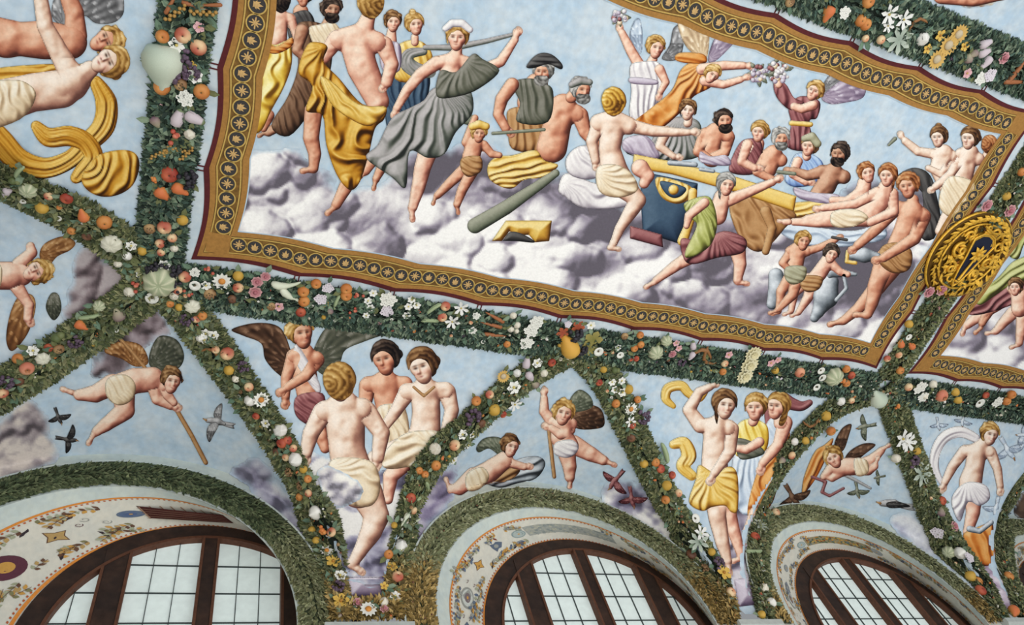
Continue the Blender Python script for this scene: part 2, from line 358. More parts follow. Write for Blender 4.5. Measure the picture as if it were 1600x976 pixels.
def build_window(k):
    cx, y = WC[k], CD + WD; bot = -3.6
    root = link('window_%d' % (k + 1), None, None); root.location = (cx, y, ZC + WZ); tag(root, kind='structure')
    R0, R1 = WR + 0.03, WR - 0.15
    def ring(name, ra, rb, ya, yb, m, low):
        n = 56; V = []; F = []
        prof = [(ra, yb), (ra, ya), (rb, ya), (rb, yb)]
        st = [(math.cos(math.pi * i / n), math.sin(math.pi * i / n), 0) for i in range(n + 1)]
        st = [(1, 0, low)] + st + [(-1, 0, low)]
        for c, s, dz in st:
            for (r, yy) in prof: V.append((r * c, yy, r * s + dz))
        for i in range(len(st) - 1):
            for j in range(3): F.append((4 * i + j, 4 * i + j + 1, 4 * i + 4 + j + 1, 4 * i + 4 + j))
        link(name, mesh(name, V, F, m), root)
    ring('frame', R0, R1, -0.035, 0.07, M['wood'], bot - WZ)
    ring('frame_bead', R1 + .014, R1 - .012, -0.05, 0.05, M['wood_edge'], bot - WZ)
    for (a, b) in ((-.065, .065), (-.83, -.635), (.635, .83)):
        xm = max(abs(a), abs(b)); top = math.sqrt(R1 ** 2 - min(abs(a), abs(b)) ** 2) + .02 if a * b > 0 else R1 + .02
        V, F = box(a, b, -.045, .06, bot - WZ, top); me = mesh('mullion', V, F, M['wood']); o = link('mullion', me, root)
        for e in (a, b):
            V, F = box(e - .012, e + .012, -.056, .05, bot - WZ, math.sqrt(max(.01, R1 ** 2 - e * e)) - .005); link('mullion_bead', mesh('mullion_bead', V, F, M['wood_edge']), o)
    lights = [(-1.16, -.83, 2), (-.635, -.065, 3), (.065, .635, 3), (.83, 1.16, 2)]
    rows = [1.2] + [0.87 - .295 * i for i in range(0, 9)]
    for (xa, xb, n) in lights:
        e = np.linspace(xa, xb, n + 1)
        if n == 2: e = np.array([xa, (xa + .17) if xa < 0 else xb - .17, xb])
        if n == 2 and xa > 0: e = np.array([xa, xb - .17, xb])
        for j in range(len(rows) - 1):
            z1, z0 = rows[j], rows[j + 1]
            for i in range(n):
                a, b = e[i], e[i + 1]; xs = np.linspace(a, b, 7)
                tops = np.minimum(z1, np.sqrt(np.clip((R1 + .01) ** 2 - xs ** 2, 0, None)))
                if tops.max() <= z0 + .004: continue
                low = np.minimum(z0, tops)
                V = [(x, .02, t) for x, t in zip(xs, tops)] + [(x, .02, l) for x, l in zip(xs, low)]
                link('pane', mesh('pane', V, [(q, q + 1, q + 8, q + 7) for q in range(6)], M['glass']), root)
        for x in e[1:-1]:
            t = math.sqrt(max(.01, R1 ** 2 - x * x)); V, F = box(x - .0032, x + .0032, .005, .028, bot - WZ, t); link('muntin', mesh('muntin', V, F, M['muntin']), root)
        for z in rows[1:]:
            xo = math.sqrt(max(0, R1 ** 2 - z * z)) if z > 0 else R1
            a, b = max(xa, -xo), min(xb, xo)
            if b - a > .02:
                V, F = box(a, b, .005, .028, z - .003, z + .003); link('muntin', mesh('muntin', V, F, M['muntin']), root)
for k in range(4): build_window(k)
# ------------------------------------------------------------------ fresco painter: flat pieces of painted plaster that follow the vault
def vnoise(x, y, seed=0):
    xi = np.floor(x).astype(np.int64); yi = np.floor(y).astype(np.int64); fx = x - xi; fy = y - yi
    fx = fx * fx * (3 - 2 * fx); fy = fy * fy * (3 - 2 * fy)
    def hsh(a, b):
        n = (a * 374761393 + b * 668265263 + seed * 974711) & 0x7fffffff
        n = ((n ^ (n >> 13)) * 1274126177) & 0x7fffffff
        return ((n ^ (n >> 16)) & 0xffff) / 65535.0
    return (hsh(xi, yi) * (1 - fx) + hsh(xi + 1, yi) * fx) * (1 - fy) + (hsh(xi, yi + 1) * (1 - fx) + hsh(xi + 1, yi + 1) * fx) * fy
def fbm(x, y, o=4, seed=0):
    s = 0; a = .5; t = 0
    for i in range(o): s = s + a * vnoise(x, y, seed + i); t += a; a *= .5; x = x * 2.03; y = y * 2.03
    return s / t
def ramp(l, stops):
    """stops: list of srgb colours spread over 0..1"""
    st = np.array(stops, float); xs = np.linspace(0, 1, len(st))
    return np.stack([np.interp(l, xs, st[:, i]) for i in range(3)], -1)
SKIN = {'pale': [(92, 58, 52), (164, 116, 98), (214, 176, 152), (236, 212, 192), (250, 236, 222)],
        'rose': [(88, 46, 40), (164, 100, 84), (214, 158, 134), (236, 196, 172), (248, 226, 206)],
        'ruddy': [(70, 36, 30), (142, 80, 62), (192, 126, 98), (218, 162, 132), (238, 200, 172)],
        'brown': [(52, 30, 26), (108, 66, 50), (156, 104, 80), (190, 140, 112), (216, 176, 148)]}
CLOTH = {'ochre': [(52, 28, 8), (118, 70, 16), (176, 118, 30), (208, 156, 58), (236, 202, 116)],
         'gold': [(84, 50, 16), (158, 108, 36), (206, 160, 64), (230, 198, 112), (246, 228, 168)],
         'orange': [(70, 28, 14), (142, 70, 24), (190, 108, 40), (214, 146, 74), (234, 188, 124)],
         'yellow': [(110, 70, 20), (186, 140, 40), (222, 188, 76), (240, 220, 130), (250, 242, 186)],
         'sage': [(36, 40, 38), (72, 78, 70), (116, 118, 112), (152, 150, 148), (190, 186, 186)],
         'greygreen': [(30, 32, 28), (58, 62, 52), (84, 86, 72), (112, 112, 100), (146, 144, 134)],
         'green': [(52, 48, 22), (98, 100, 44), (142, 148, 74), (180, 184, 110), (212, 214, 156)],
         'white': [(112, 104, 116), (160, 152, 160), (206, 200, 204), (232, 228, 228), (250, 248, 246)],
         'cream': [(120, 96, 74), (178, 150, 118), (216, 194, 160), (236, 220, 192), (248, 240, 222)],
         'maroon': [(38, 16, 20), (72, 34, 40), (110, 58, 62), (148, 92, 94), (186, 134, 132)],
         'brown': [(24, 16, 12), (48, 32, 24), (78, 54, 40), (112, 82, 62), (146, 114, 90)],
         'dark': [(14, 14, 16), (30, 30, 32), (50, 48, 48), (76, 74, 74), (110, 108, 106)],
         'blue': [(40, 56, 92), (80, 104, 154), (124, 152, 200), (164, 190, 222), (206, 222, 240)],
         'iceblue': [(92, 104, 120), (136, 150, 170), (176, 192, 210), (206, 218, 230), (232, 240, 246)],
         'navy': [(14, 22, 34), (26, 40, 58), (40, 58, 80), (62, 84, 106), (96, 118, 138)],
         'grey': [(54, 54, 56), (92, 92, 94), (134, 134, 136), (172, 172, 174), (208, 208, 210)],
         'steel': [(34, 38, 42), (70, 76, 82), (112, 120, 128), (164, 172, 180), (222, 228, 234)],
         'bark': [(40, 44, 36), (72, 78, 64), (104, 110, 92), (134, 138, 120), (164, 166, 148)],
         'bark_pale': [(74, 68, 50), (110, 104, 80), (146, 142, 114), (172, 170, 142), (196, 194, 170)],  # paler bark palette
         'mauve': [(84, 70, 92), (128, 112, 134), (168, 154, 172), (200, 190, 204), (226, 220, 230)],
         'wood': [(56, 32, 18), (104, 66, 38), (148, 102, 60), (182, 138, 92), (208, 170, 124)]}
HAIR = {'brown': [(34, 20, 14), (70, 44, 28), (108, 74, 46), (146, 108, 70), (186, 148, 104)], 'blond': [(86, 54, 22), (140, 98, 46), (184, 142, 78), (212, 176, 112), (236, 210, 156)],
        'black': [(10, 8, 10), (30, 23, 22), (56, 44, 38), (88, 72, 62), (124, 108, 96)], 'grey': [(70, 68, 66), (110, 108, 104), (152, 150, 146), (190, 188, 184), (222, 220, 216)],
        'red': [(70, 34, 18), (126, 70, 38), (172, 110, 66), (200, 146, 98), (224, 184, 140)]}
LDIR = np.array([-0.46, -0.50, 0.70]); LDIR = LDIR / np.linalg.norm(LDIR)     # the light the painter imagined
def seg_fields(X, Y, pts):
    pts = [tuple(p) for p in pts]
    if len(pts) == 1: pts = [pts[0], (pts[0][0] + .01, pts[0][1], pts[0][2])]
    sd = np.full(X.shape, -1e3); hp = np.zeros(X.shape)
    for (x0, y0, r0), (x1, y1, r1) in zip(pts[:-1], pts[1:]):
        dx, dy = x1 - x0, y1 - y0; L2 = dx * dx + dy * dy + 1e-9
        t = np.clip(((X - x0) * dx + (Y - y0) * dy) / L2, 0, 1); ts = t * t * (3 - 2 * t)
        r = r0 + (r1 - r0) * (0.5 * t + 0.5 * ts); d = np.hypot(X - x0 - t * dx, Y - y0 - t * dy)
        sd = np.maximum(sd, r - d); hp = hp + np.clip(r * r - d * d, 0, None) ** 3
    return sd, hp
def smax(a, b, k): h = np.clip(.5 + .5 * (a - b) / k, 0, 1); return b * (1 - h) + a * h + k * h * (1 - h)
def catmull(pts, n=6, closed=True):
    p = np.array(pts, float); N = len(p); out = []
    rng = range(N) if closed else range(N - 1)
    for i in rng:
        a, b, c, d = (p[(i - 1) % N], p[i], p[(i + 1) % N], p[(i + 2) % N]) if closed else (p[max(i - 1, 0)], p[i], p[i + 1], p[min(i + 2, N - 1)])
        for j in range(n):
            t = j / n; out.append(.5 * (2 * b + (c - a) * t + (2 * a - 5 * b + 4 * c - d) * t * t + (3 * b - a - 3 * c + d) * t ** 3))
    return np.array(out)
def poly_sd(X, Y, P):
    d2 = np.full(X.shape, 1e9); ins = np.zeros(X.shape, bool)
    Q = np.roll(P, -1, 0)
    for (x0, y0), (x1, y1) in zip(P, Q):
        dx, dy = x1 - x0, y1 - y0; t = np.clip(((X - x0) * dx + (Y - y0) * dy) / (dx * dx + dy * dy + 1e-9), 0, 1)
        d2 = np.minimum(d2, (X - x0 - t * dx) ** 2 + (Y - y0 - t * dy) ** 2)
        if abs(dy) > 1e-9: ins ^= ((y0 > Y) != (y1 > Y)) & (X < dx * (Y - y0) / dy + x0)
    d = np.sqrt(d2); return np.where(ins, d, -d)
def canvas(x0, y0, x1, y1, st):
    return np.meshgrid(np.arange(x0 - 3 * st, x1 + 4 * st, st), np.arange(y0 - 3 * st, y1 + 4 * st, st))
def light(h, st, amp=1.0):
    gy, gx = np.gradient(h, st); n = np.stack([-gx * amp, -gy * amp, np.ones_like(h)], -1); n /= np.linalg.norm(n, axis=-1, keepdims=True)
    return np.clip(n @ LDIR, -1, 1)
class Layer:                                   # a painted shape: signed field (px, positive inside) and colours
    def __init__(s, X, Y, sd, rgb): s.X, s.Y, s.sd, s.rgb = X, Y, sd, rgb
def to_mesh(layers, off, parent):
    """layers [(Layer, height)] -> vertices, quads, colours; rims are pulled onto the outline"""
    VV, FF, CC = [], [], []; base = 0
    for L, o in layers:
        ins = L.sd > 0
        cell = ins[:-1, :-1] | ins[1:, :-1] | ins[:-1, 1:] | ins[1:, 1:]
        if not cell.any(): continue
        use = np.zeros(ins.shape, bool)
        use[:-1, :-1] |= cell; use[1:, :-1] |= cell; use[:-1, 1:] |= cell; use[1:, 1:] |= cell
        X = L.X.copy(); Y = L.Y.copy(); C = L.rgb.copy()
        jj, ii = np.nonzero(use & ~ins)
        best = np.full(len(jj), -1.0); bj = jj.copy(); bi = ii.copy()
        for dj in (-1, 0, 1):
            for di in (-1, 0, 1):
                a = np.clip(jj + dj, 0, ins.shape[0] - 1); b = np.clip(ii + di, 0, ins.shape[1] - 1); v = L.sd[a, b]
                m = v > best; best = np.where(m, v, best); bj = np.where(m, a, bj); bi = np.where(m, b, bi)
        t = np.clip(best / (best - L.sd[jj, ii] + 1e-9), 0, 1)
        X[jj, ii] = L.X[bj, bi] + (L.X[jj, ii] - L.X[bj, bi]) * t; Y[jj, ii] = L.Y[bj, bi] + (L.Y[jj, ii] - L.Y[bj, bi]) * t; C[jj, ii] = L.rgb[bj, bi]
        idx = np.full(ins.shape, -1, np.int64); idx[use] = np.arange(use.sum()) + base
        P, N = on_vault(X[use], Y[use], off + o); VV.append(P); CC.append(lin(np.clip(C[use], 0, 255)))
        j, i = np.nonzero(cell); FF.append(np.stack([idx[j, i], idx[j + 1, i], idx[j + 1, i + 1], idx[j, i + 1]], 1)); base += int(use.sum())
    if not VV: return None
    return np.concatenate(VV), np.concatenate(FF), np.concatenate(CC)
def add_paint(name, layers, off, parent, label=None):
    r = to_mesh(layers, off, parent)
    if r is None: return None
    V, F, C = r; org = wpos(parent)
    o = link(name, mesh(name, V - org, F, M['paint'], col=C, smooth=True), parent)
    if label: o['label'] = label
    return o
def wpos(o):
    p = np.zeros(3)
    while o is not None: p = p + np.array(o.location); o = o.parent
    return p
def bbox(pts, m=0):
    a = np.array([(p[0], p[1]) for p in pts]); return a[:, 0].min() - m, a[:, 1].min() - m, a[:, 0].max() + m, a[:, 1].max() + m
# ---- shapes
def sh_skin(chains, tone='rose', st=1.5, bumps=(), extra=None):
    allp = [p for c in chains for p in c]; rm = max(p[2] for p in allp)
    X, Y = canvas(*bbox(allp, rm + 2), st)
    sd = None; hp = None
    for c in chains:
        s, h = seg_fields(X, Y, c)
        sd = s if sd is None else smax(sd, s, 3.0 + .12 * rm); hp = h if hp is None else hp + h
    h = np.clip(hp, 0, None) ** (1 / 6.0)
    h = h + rm * .34 * (fbm(X / (rm * .85), Y / (rm * .85), 2, 31) - .5) * np.clip(sd / (rm * .5), 0, 1)
    for (bx, by, br, ba) in bumps: h = h + ba * np.exp(-((X - bx) ** 2 + (Y - by) ** 2) / (br * br))
    l = light(h, st, .92)
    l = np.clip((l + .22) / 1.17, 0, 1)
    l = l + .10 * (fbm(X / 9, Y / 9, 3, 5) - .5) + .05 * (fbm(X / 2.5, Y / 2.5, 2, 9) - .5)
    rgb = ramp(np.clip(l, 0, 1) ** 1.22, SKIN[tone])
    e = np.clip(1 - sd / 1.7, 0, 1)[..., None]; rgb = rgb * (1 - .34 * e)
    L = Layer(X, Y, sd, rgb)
    if extra: extra(L, X, Y)
    return L
def sh_cloth(pts, col='white', folds=('dir', 90, 10), R=16, st=1.5, amp=1.0, smooth=True, seed=0, sharp=1.3):
    P = catmull(pts, 5) if smooth else np.array(pts, float)
    X, Y = canvas(*bbox(P, 2), st); sd = poly_sd(X, Y, P)
    D = np.clip(sd / R, 0, 1); h = R * .8 * np.sqrt(np.clip(1 - (1 - D) ** 2, 0, 1))
    wrp = fbm(X / 44, Y / 44, 2, seed + 3) - .5
    if folds:
        if folds[0] == 'dir':
            a = math.radians(folds[1]); q = (-(X) * math.sin(a) + Y * math.cos(a)) / (folds[2] * 1.35) + wrp * 2.0; sp = folds[2] * 1.35
        elif folds[0] == 'fan':
            q = np.arctan2(Y - folds[2], X - folds[1]) * folds[3] * .8 / (2 * math.pi) + wrp * 2.2; sp = np.clip(np.hypot(X - folds[1], Y - folds[2]) * 2 * math.pi / folds[3] * 1.25, 3, 34)
        else:
            q = np.hypot(X - folds[1], Y - folds[2]) / folds[3] + wrp * 2.0; sp = folds[3]
        f = (.5 + .5 * np.sin(2 * math.pi * q)) ** sharp * (.55 + .9 * fbm(X / 30, Y / 30, 2, seed + 12)) + .22 * (.5 + .5 * np.sin(2 * math.pi * q * 1.7 + 1 + 5 * wrp))
        h = h + amp * .34 * sp * f
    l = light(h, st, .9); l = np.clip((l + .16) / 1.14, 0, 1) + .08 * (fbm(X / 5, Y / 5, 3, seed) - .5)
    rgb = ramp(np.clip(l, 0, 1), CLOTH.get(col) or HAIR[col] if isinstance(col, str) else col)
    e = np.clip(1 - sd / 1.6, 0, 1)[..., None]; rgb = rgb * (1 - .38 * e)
    return Layer(X, Y, sd, rgb)
def sh_tube(chain, col='wood', st=1.5, stripe=0):
    rm = max(p[2] for p in chain); X, Y = canvas(*bbox(chain, rm + 2), st); sd, hp = seg_fields(X, Y, chain)
    l = light(hp ** (1 / 6.0), st, .9); l = np.clip((l + .2) / 1.16, 0, 1) + .16 * (fbm(X / 4, Y / 4, 3, 2) - .5)
    rgb = ramp(np.clip(l, 0, 1), CLOTH.get(col) or HAIR[col]); return Layer(X, Y, sd, rgb * (1 - .35 * np.clip(1 - sd / 1.3, 0, 1)[..., None]))
def sh_ribbon(chain, col='ochre', st=1.5, nf=2.2, seed=0):
    """a flying length of cloth along a chain of (x, y, half width), folds running lengthwise"""
    xy = catmull([p[:2] for p in chain], 7, False); r = np.interp(np.linspace(0, len(chain) - 1, len(xy)), np.arange(len(chain)), [p[2] for p in chain])
    X, Y = canvas(*bbox(xy, r.max() + 2), st); best = np.full(X.shape, -1e3); V = np.zeros(X.shape); S = np.zeros(X.shape); Rr = np.ones(X.shape)
    for i in range(len(xy) - 1):
        dx, dy = xy[i + 1] - xy[i]; L2 = dx * dx + dy * dy + 1e-9; t = np.clip(((X - xy[i, 0]) * dx + (Y - xy[i, 1]) * dy) / L2, 0, 1)
        ex, ey = X - xy[i, 0] - t * dx, Y - xy[i, 1] - t * dy; dd = np.hypot(ex, ey); rr = r[i] + (r[i + 1] - r[i]) * t; s = rr - dd; m = s > best
        best = np.where(m, s, best); V = np.where(m, np.sign(dx * ey - dy * ex) * dd / rr, V); S = np.where(m, (i + t) / len(xy), S); Rr = np.where(m, rr, Rr)
    w = 1.3 * np.sin(S * 7 + seed) + 2 * (fbm(X / 40, Y / 40, 2, seed) - .5)
    h = Rr * (.55 * np.sqrt(np.clip(1 - V * V, 0, 1)) + .22 * (.5 + .5 * np.sin(math.pi * nf * V + w)) ** 1.4 + .07 * np.sin(math.pi * nf * 2.3 * V + 2 * w))
    l = np.clip((light(h, st, 1.0) + .16) / 1.14, 0, 1) + .06 * (fbm(X / 5, Y / 5, 3, seed) - .5)
    return Layer(X, Y, best, ramp(np.clip(l, 0, 1), CLOTH[col]) * (1 - .38 * np.clip(1 - best / 1.6, 0, 1)[..., None]))
def sh_wing(root, tips, col='brown', st=1.5, rows=4, seed=0):
    """root point, then outline points; feathers run outwards from the root"""
    P = catmull([root] + list(tips), 5); X, Y = canvas(*bbox(P, 2), st); sd = poly_sd(X, Y, P)
    ax, ay = root; cx, cy = P.mean(0); rr = np.hypot(X - ax, Y - ay); R = np.hypot(P[:, 0] - ax, P[:, 1] - ay).max()
    th = np.arctan2(Y - ay, X - ax); q = rr / R
    qr = q * rows + .22 * np.sin(th * 13); row = np.floor(qr); fr = qr - row
    fe = .5 + .5 * np.sin(th * (22 + 6 * row) + row * 1.7 + 2.5 * q)
    l = .16 + .30 * fe * (1 - .5 * fr) + .26 * (fr < .22) * (row > 0) * fe + .42 * np.exp(-((sd - 5) / 4.5) ** 2) * (Y < P[:, 1].mean()) + .12 * np.sqrt(np.clip(sd / 12, 0, 1)) + .22 * (fbm(X / 6, Y / 6, 3, seed) - .5) - .25 * (q - .45)
    rgb = ramp(np.clip(l, 0, 1), CLOTH.get(col) or HAIR[col]); return Layer(X, Y, sd, rgb * (1 - .4 * np.clip(1 - sd / 1.5, 0, 1)[..., None]))
def sh_head(x, y, r, tilt=0, yaw=0.0, tone='rose', hair='brown', style='short', beard=None, st=1.2):
    """head of half-width r; tilt in degrees (0 upright, positive leans right); yaw -1..1 (profile left..right); style 'back' shows no face"""
    a = math.radians(tilt); ca, sa = math.cos(a), math.sin(a)
    X, Y = canvas(x - 2.3 * r, y - 2.3 * r, x + 2.3 * r, y + 2.3 * r, st)
    u = ((X - x) * ca + (Y - y) * sa) / r; v = (-(X - x) * sa + (Y - y) * ca) / r
    fu = .42 * yaw; sg = 1 if yaw >= 0 else -1
    face = np.minimum(1 - np.hypot(u / .93, (v + .18) / 1.08), 1.02 - np.hypot((u - .12 * yaw) / .88, (v - .15) / 1.10)); face = np.maximum(face, 1 - np.hypot((u - .22 * yaw) / .62, (v - .42) / .84)); face = np.maximum(face, .30 - np.hypot(u - .36 * yaw, v - .92))
    nose = .17 - np.hypot((u - fu - .70 * yaw * abs(yaw)) * .9, (v - .30) * .8)
    if abs(yaw) > .6: face = np.maximum(face, nose)
    h = np.sqrt(np.clip(1 - np.clip(1 - face * 1.6, 0, 1) ** 2, 0, 1)) * .85
    def g(uu, vv, ru, rv): return np.exp(-((u - uu) / ru) ** 2 - ((v - vv) / rv) ** 2)
    ku = 1 - .45 * abs(yaw)
    h = h + .22 * g(fu + .22 * yaw, .12, .11, .28) + .13 * g(fu + .26 * yaw, .33, .14, .12) + .10 * g(fu - .40 * ku, .36, .25, .22) + .10 * g(fu + .40 * ku, .36, .25, .22) + .08 * g(fu, .80, .25, .16)
    h = h - .14 * g(fu - .36 * ku, -.02, .2, .12) - .14 * g(fu + .36 * ku, -.02, .2, .12)
    h = h + .16 * g(fu - .9 * sg, .3, .3, .6) * 0
    l = light(h * r, st, .85); l = np.clip((l + .2) / 1.16, 0, 1) + .05 * (fbm(X / 4, Y / 4, 2, 3) - .5)
    rgb = ramp(np.clip(l, 0, 1), SKIN[tone])
    blush = (g(fu - .42 * ku, .36, .22, .2) + g(fu + .42 * ku, .36, .22, .2))[..., None]
    rgb = rgb * (1 - .07 * blush * np.array([0, 1, 1]))
    def ink(m, c, k): 
        nonlocal rgb
        m = np.clip(m * k, 0, 1)[..., None]; rgb = rgb * (1 - m) + np.array(c, float) * m
    if style != 'back':
        for s in (-1, 1):
            if abs(yaw) > .75 and s * sg < 0 and False: continue
            if abs(yaw) > .7 and s * sg > 0: continue
            eu = fu + s * .37 * ku
            ink(g(eu, -.02, .15, .075), (58, 36, 30), .95); ink(g(eu + .02 * s, -.03, .06, .05), (240, 230, 220), .0)
            ink(g(eu, -.20, .22, .06), (92, 62, 48), .75)
        ink(g(fu + .20 * yaw + .13 * sg, .40, .10, .055), (120, 66, 54), .8)
        ink(g(fu + .14 * yaw, .64, .16 * ku + .03, .05), (150, 78, 68), .85); ink(g(fu + .14 * yaw, .71, .12 * ku + .02, .045), (190, 116, 104), .5)
    e = np.clip(1 - face * r / 1.6, 0, 1)[..., None]; rgb = rgb * (1 - .38 * e)
    out = [('skin', Layer(X, Y, face * r, rgb))]
    # hair
    top = 1.0 - np.hypot((u + .16 * yaw) / 1.14, (v + .26) / 1.22)
    if style == 'back': hs = np.maximum(top, 1 - np.hypot(u / 1.02, (v - .05) / 1.12))
    elif style == 'bald': hs = top * 0 - 1
    else:
        cut = .98 - np.hypot((u - fu * 1.15) / (.80 if abs(yaw) < .6 else .86), (v - .36) / 1.0)
        hs = np.minimum(top, -cut)
        if style in ('long', 'veil'):
            hs = np.maximum(hs, np.minimum(1 - np.hypot((u + .75 * (yaw if abs(yaw) > .3 else .9)) / .5, (v - .55) / 1.25), -cut))
            if abs(yaw) <= .3: hs = np.maximum(hs, np.minimum(1 - np.hypot((u - .68) / .42, (v - .55) / 1.2), -cut))
        if style in ('long', 'veil'): hs = np.minimum(hs, np.where(v > .5, np.abs(u - fu) - .60, 9.))
        if style == 'bun': hs = np.maximum(hs, .42 - np.hypot(u + (.95 * sg if yaw else .9), v + .12))
        if style == 'top': hs = np.maximum(hs, .40 - np.hypot(u + .1 * sg, v + 1.35))
    if style == 'back': hs = np.maximum(hs, .42 - np.hypot(u - .1, v + 1.0))
    lump = fbm(X / (r * .36), Y / (r * .36), 3, int(x)); hs = hs + ({'short': .26, 'curly': .42}.get(style, .12) * (lump - .5))
    strands = np.sin(np.hypot((u - .75 * sg) * .8, v + .05) * 17 + 6 * lump + 1.2 * np.arctan2(v + .05, u - .75 * sg)) if style == 'back' else np.sin(np.hypot(u + .2 * yaw, (v - .25) * .9) * 19 + 6 * lump + 2 * np.arctan2(v, u))
    hl = .38 + .18 * strands + (1.15 if style in ('short', 'curly') else .7) * (lump - .5) + .40 * np.clip(-(u * .5 + (v + .2) * .6), -.6, .8)
    if hs.max() > 0:
        hc = ramp(np.clip(hl, 0, 1), HAIR.get(hair) or CLOTH[hair]); hc = hc * (1 - .35 * np.clip(1 - hs * r / 1.5, 0, 1)[..., None]); out.append(('hair', Layer(X, Y, hs * r, hc)))
    if beard:
        bs = np.minimum(1 - np.hypot((u - fu * .9) / .78, (v - .86) / .62), v - .42 + .1 * np.abs(u - fu)); bs = bs + .10 * (lump - .5)
        bc = ramp(np.clip(hl + .1, 0, 1), HAIR[beard]); out.append(('beard', Layer(X, Y, bs * r, bc * (1 - .3 * np.clip(1 - bs * r / 1.5, 0, 1)[..., None]))))
    return out
def hand(x, y, ang, s):
    """palm and five fingers as capsule chains; ang = direction the fingers point (degrees, image frame)"""
    a = math.radians(ang); d = np.array([math.cos(a), math.sin(a)]); n = np.array([-d[1], d[0]]); c = np.array([x, y], float); out = [[(x, y, s * .40), (*(c + d * s * .45), s * .42)]]
    for i, (o, L) in enumerate(((-.33, .62), (-.11, .78), (.12, .74), (.33, .58))):
        b = c + d * s * .6 + n * s * o; t = b + d * s * L * .55 + n * s * o * .25; e = t + d * s * L * .35 - n * s * .12
        out.append([(*b, s * .155), (*t, s * .13), (*e, s * .10)])
    b = c + d * s * .15 - n * s * .38; t = b + d * s * .28 - n * s * .24; out.append([(*b, s * .18), (*t, s * .15), (*(t + d * s * .25), s * .11)])
    return out
def foot(x, y, ang, s):
    a = math.radians(ang); d = np.array([math.cos(a), math.sin(a)]); n = np.array([-d[1], d[0]]); c = np.array([x, y], float)
    out = [[(x, y, s * .36), (*(c + d * s * .7), s * .30), (*(c + d * s * 1.1), s * .24)]]
    for o in (-.18, -.02, .14): out.append([(*(c + d * s * 1.1 + n * s * o), s * .13), (*(c + d * s * 1.42 + n * s * o), s * .09)])
    return out
class Fig:
    """one painted figure; pieces are laid down back to front"""
    def __init__(s, parent, label, tone='rose', name='painted_figure', st=1.5): s.parent, s.label, s.tone, s.name, s.st = parent, label, tone, name, st; s.ops = []; s.h = 0.0
    def _add(s, kind, L): s.ops.append((kind, L, s.h)); s.h += 0.00035
    def skin(s, *chains, bumps=(), tone=None): s._add('skin', sh_skin(list(chains), tone or s.tone, s.st, bumps)); return s
    def limb(s, pts, hd=None, ft=None, tone=None):
        ch = [pts]
        if hd: ch += hand(*hd)
        if ft: ch += foot(*ft)
        L = sh_skin(ch, tone or s.tone, s.st); x0, y0, r0 = pts[0]
        q = np.clip((np.hypot(L.X - x0, L.Y - y0) / r0 - 1.05) / 1.1, 0, 1); wt = 1 - q * q * (3 - 2 * q); got = np.zeros(L.X.shape, bool)
        for k, P, _ in s.ops[::-1]:                 # melt the root of the limb into the body it grows from
            if k != 'skin': continue
            i = np.rint((L.X - P.X[0, 0]) / s.st).astype(int); j = np.rint((L.Y - P.Y[0, 0]) / s.st).astype(int)
            ok = (i >= 0) & (j >= 0) & (i < P.X.shape[1]) & (j < P.X.shape[0]); i = np.clip(i, 0, P.X.shape[1] - 1); j = np.clip(j, 0, P.X.shape[0] - 1)
            m = ok & (P.sd[j, i] > 2.6) & ~got & (abs(P.X[0, 1] - P.X[0, 0] - s.st) < .01); got |= m
            k2 = (wt * m)[..., None]; L.rgb = L.rgb * (1 - k2) + P.rgb[j, i] * k2
        s._add('skin', L); return s
    def cloth(s, pts, col='white', folds=('dir', 90, 10), R=16, amp=1.0, name='drapery', **k): s._add(name, sh_cloth(pts, col, folds, R, s.st, amp, **k)); return s
    def ribbon(s, chain, col='ochre', name='drapery', nf=2.2): s._add(name, sh_ribbon(chain, col, s.st, nf, int(chain[0][0]) % 7)); return s
    def wing(s, root, tips, col='brown', rows=4): s._add('wing', sh_wing(root, tips, col, s.st, rows)); return s
    def tube(s, chain, col='wood', name='staff'): s._add(name, sh_tube(chain, col, s.st)); return s
    def head(s, x, y, r, tilt=0, yaw=0., hair='brown', style='short', beard=None, tone=None):
        for k, L in sh_head(x, y, r, tilt, yaw, tone or s.tone, hair, style, beard, min(1.2, s.st)): s._add(k, L)
        return s
    def done(s, off=0.006):
        kinds = []
        for k, _, _ in s.ops:
            if k not in kinds: kinds.append(k)
        first = 'skin' if 'skin' in kinds else kinds[0]
        body = add_paint(s.name, [(L, h) for k, L, h in s.ops if k == first], off, s.parent, s.label)
        for k, L, h in s.ops:
            if k != first: add_paint(k, [(L, h)], off, body)
        return body
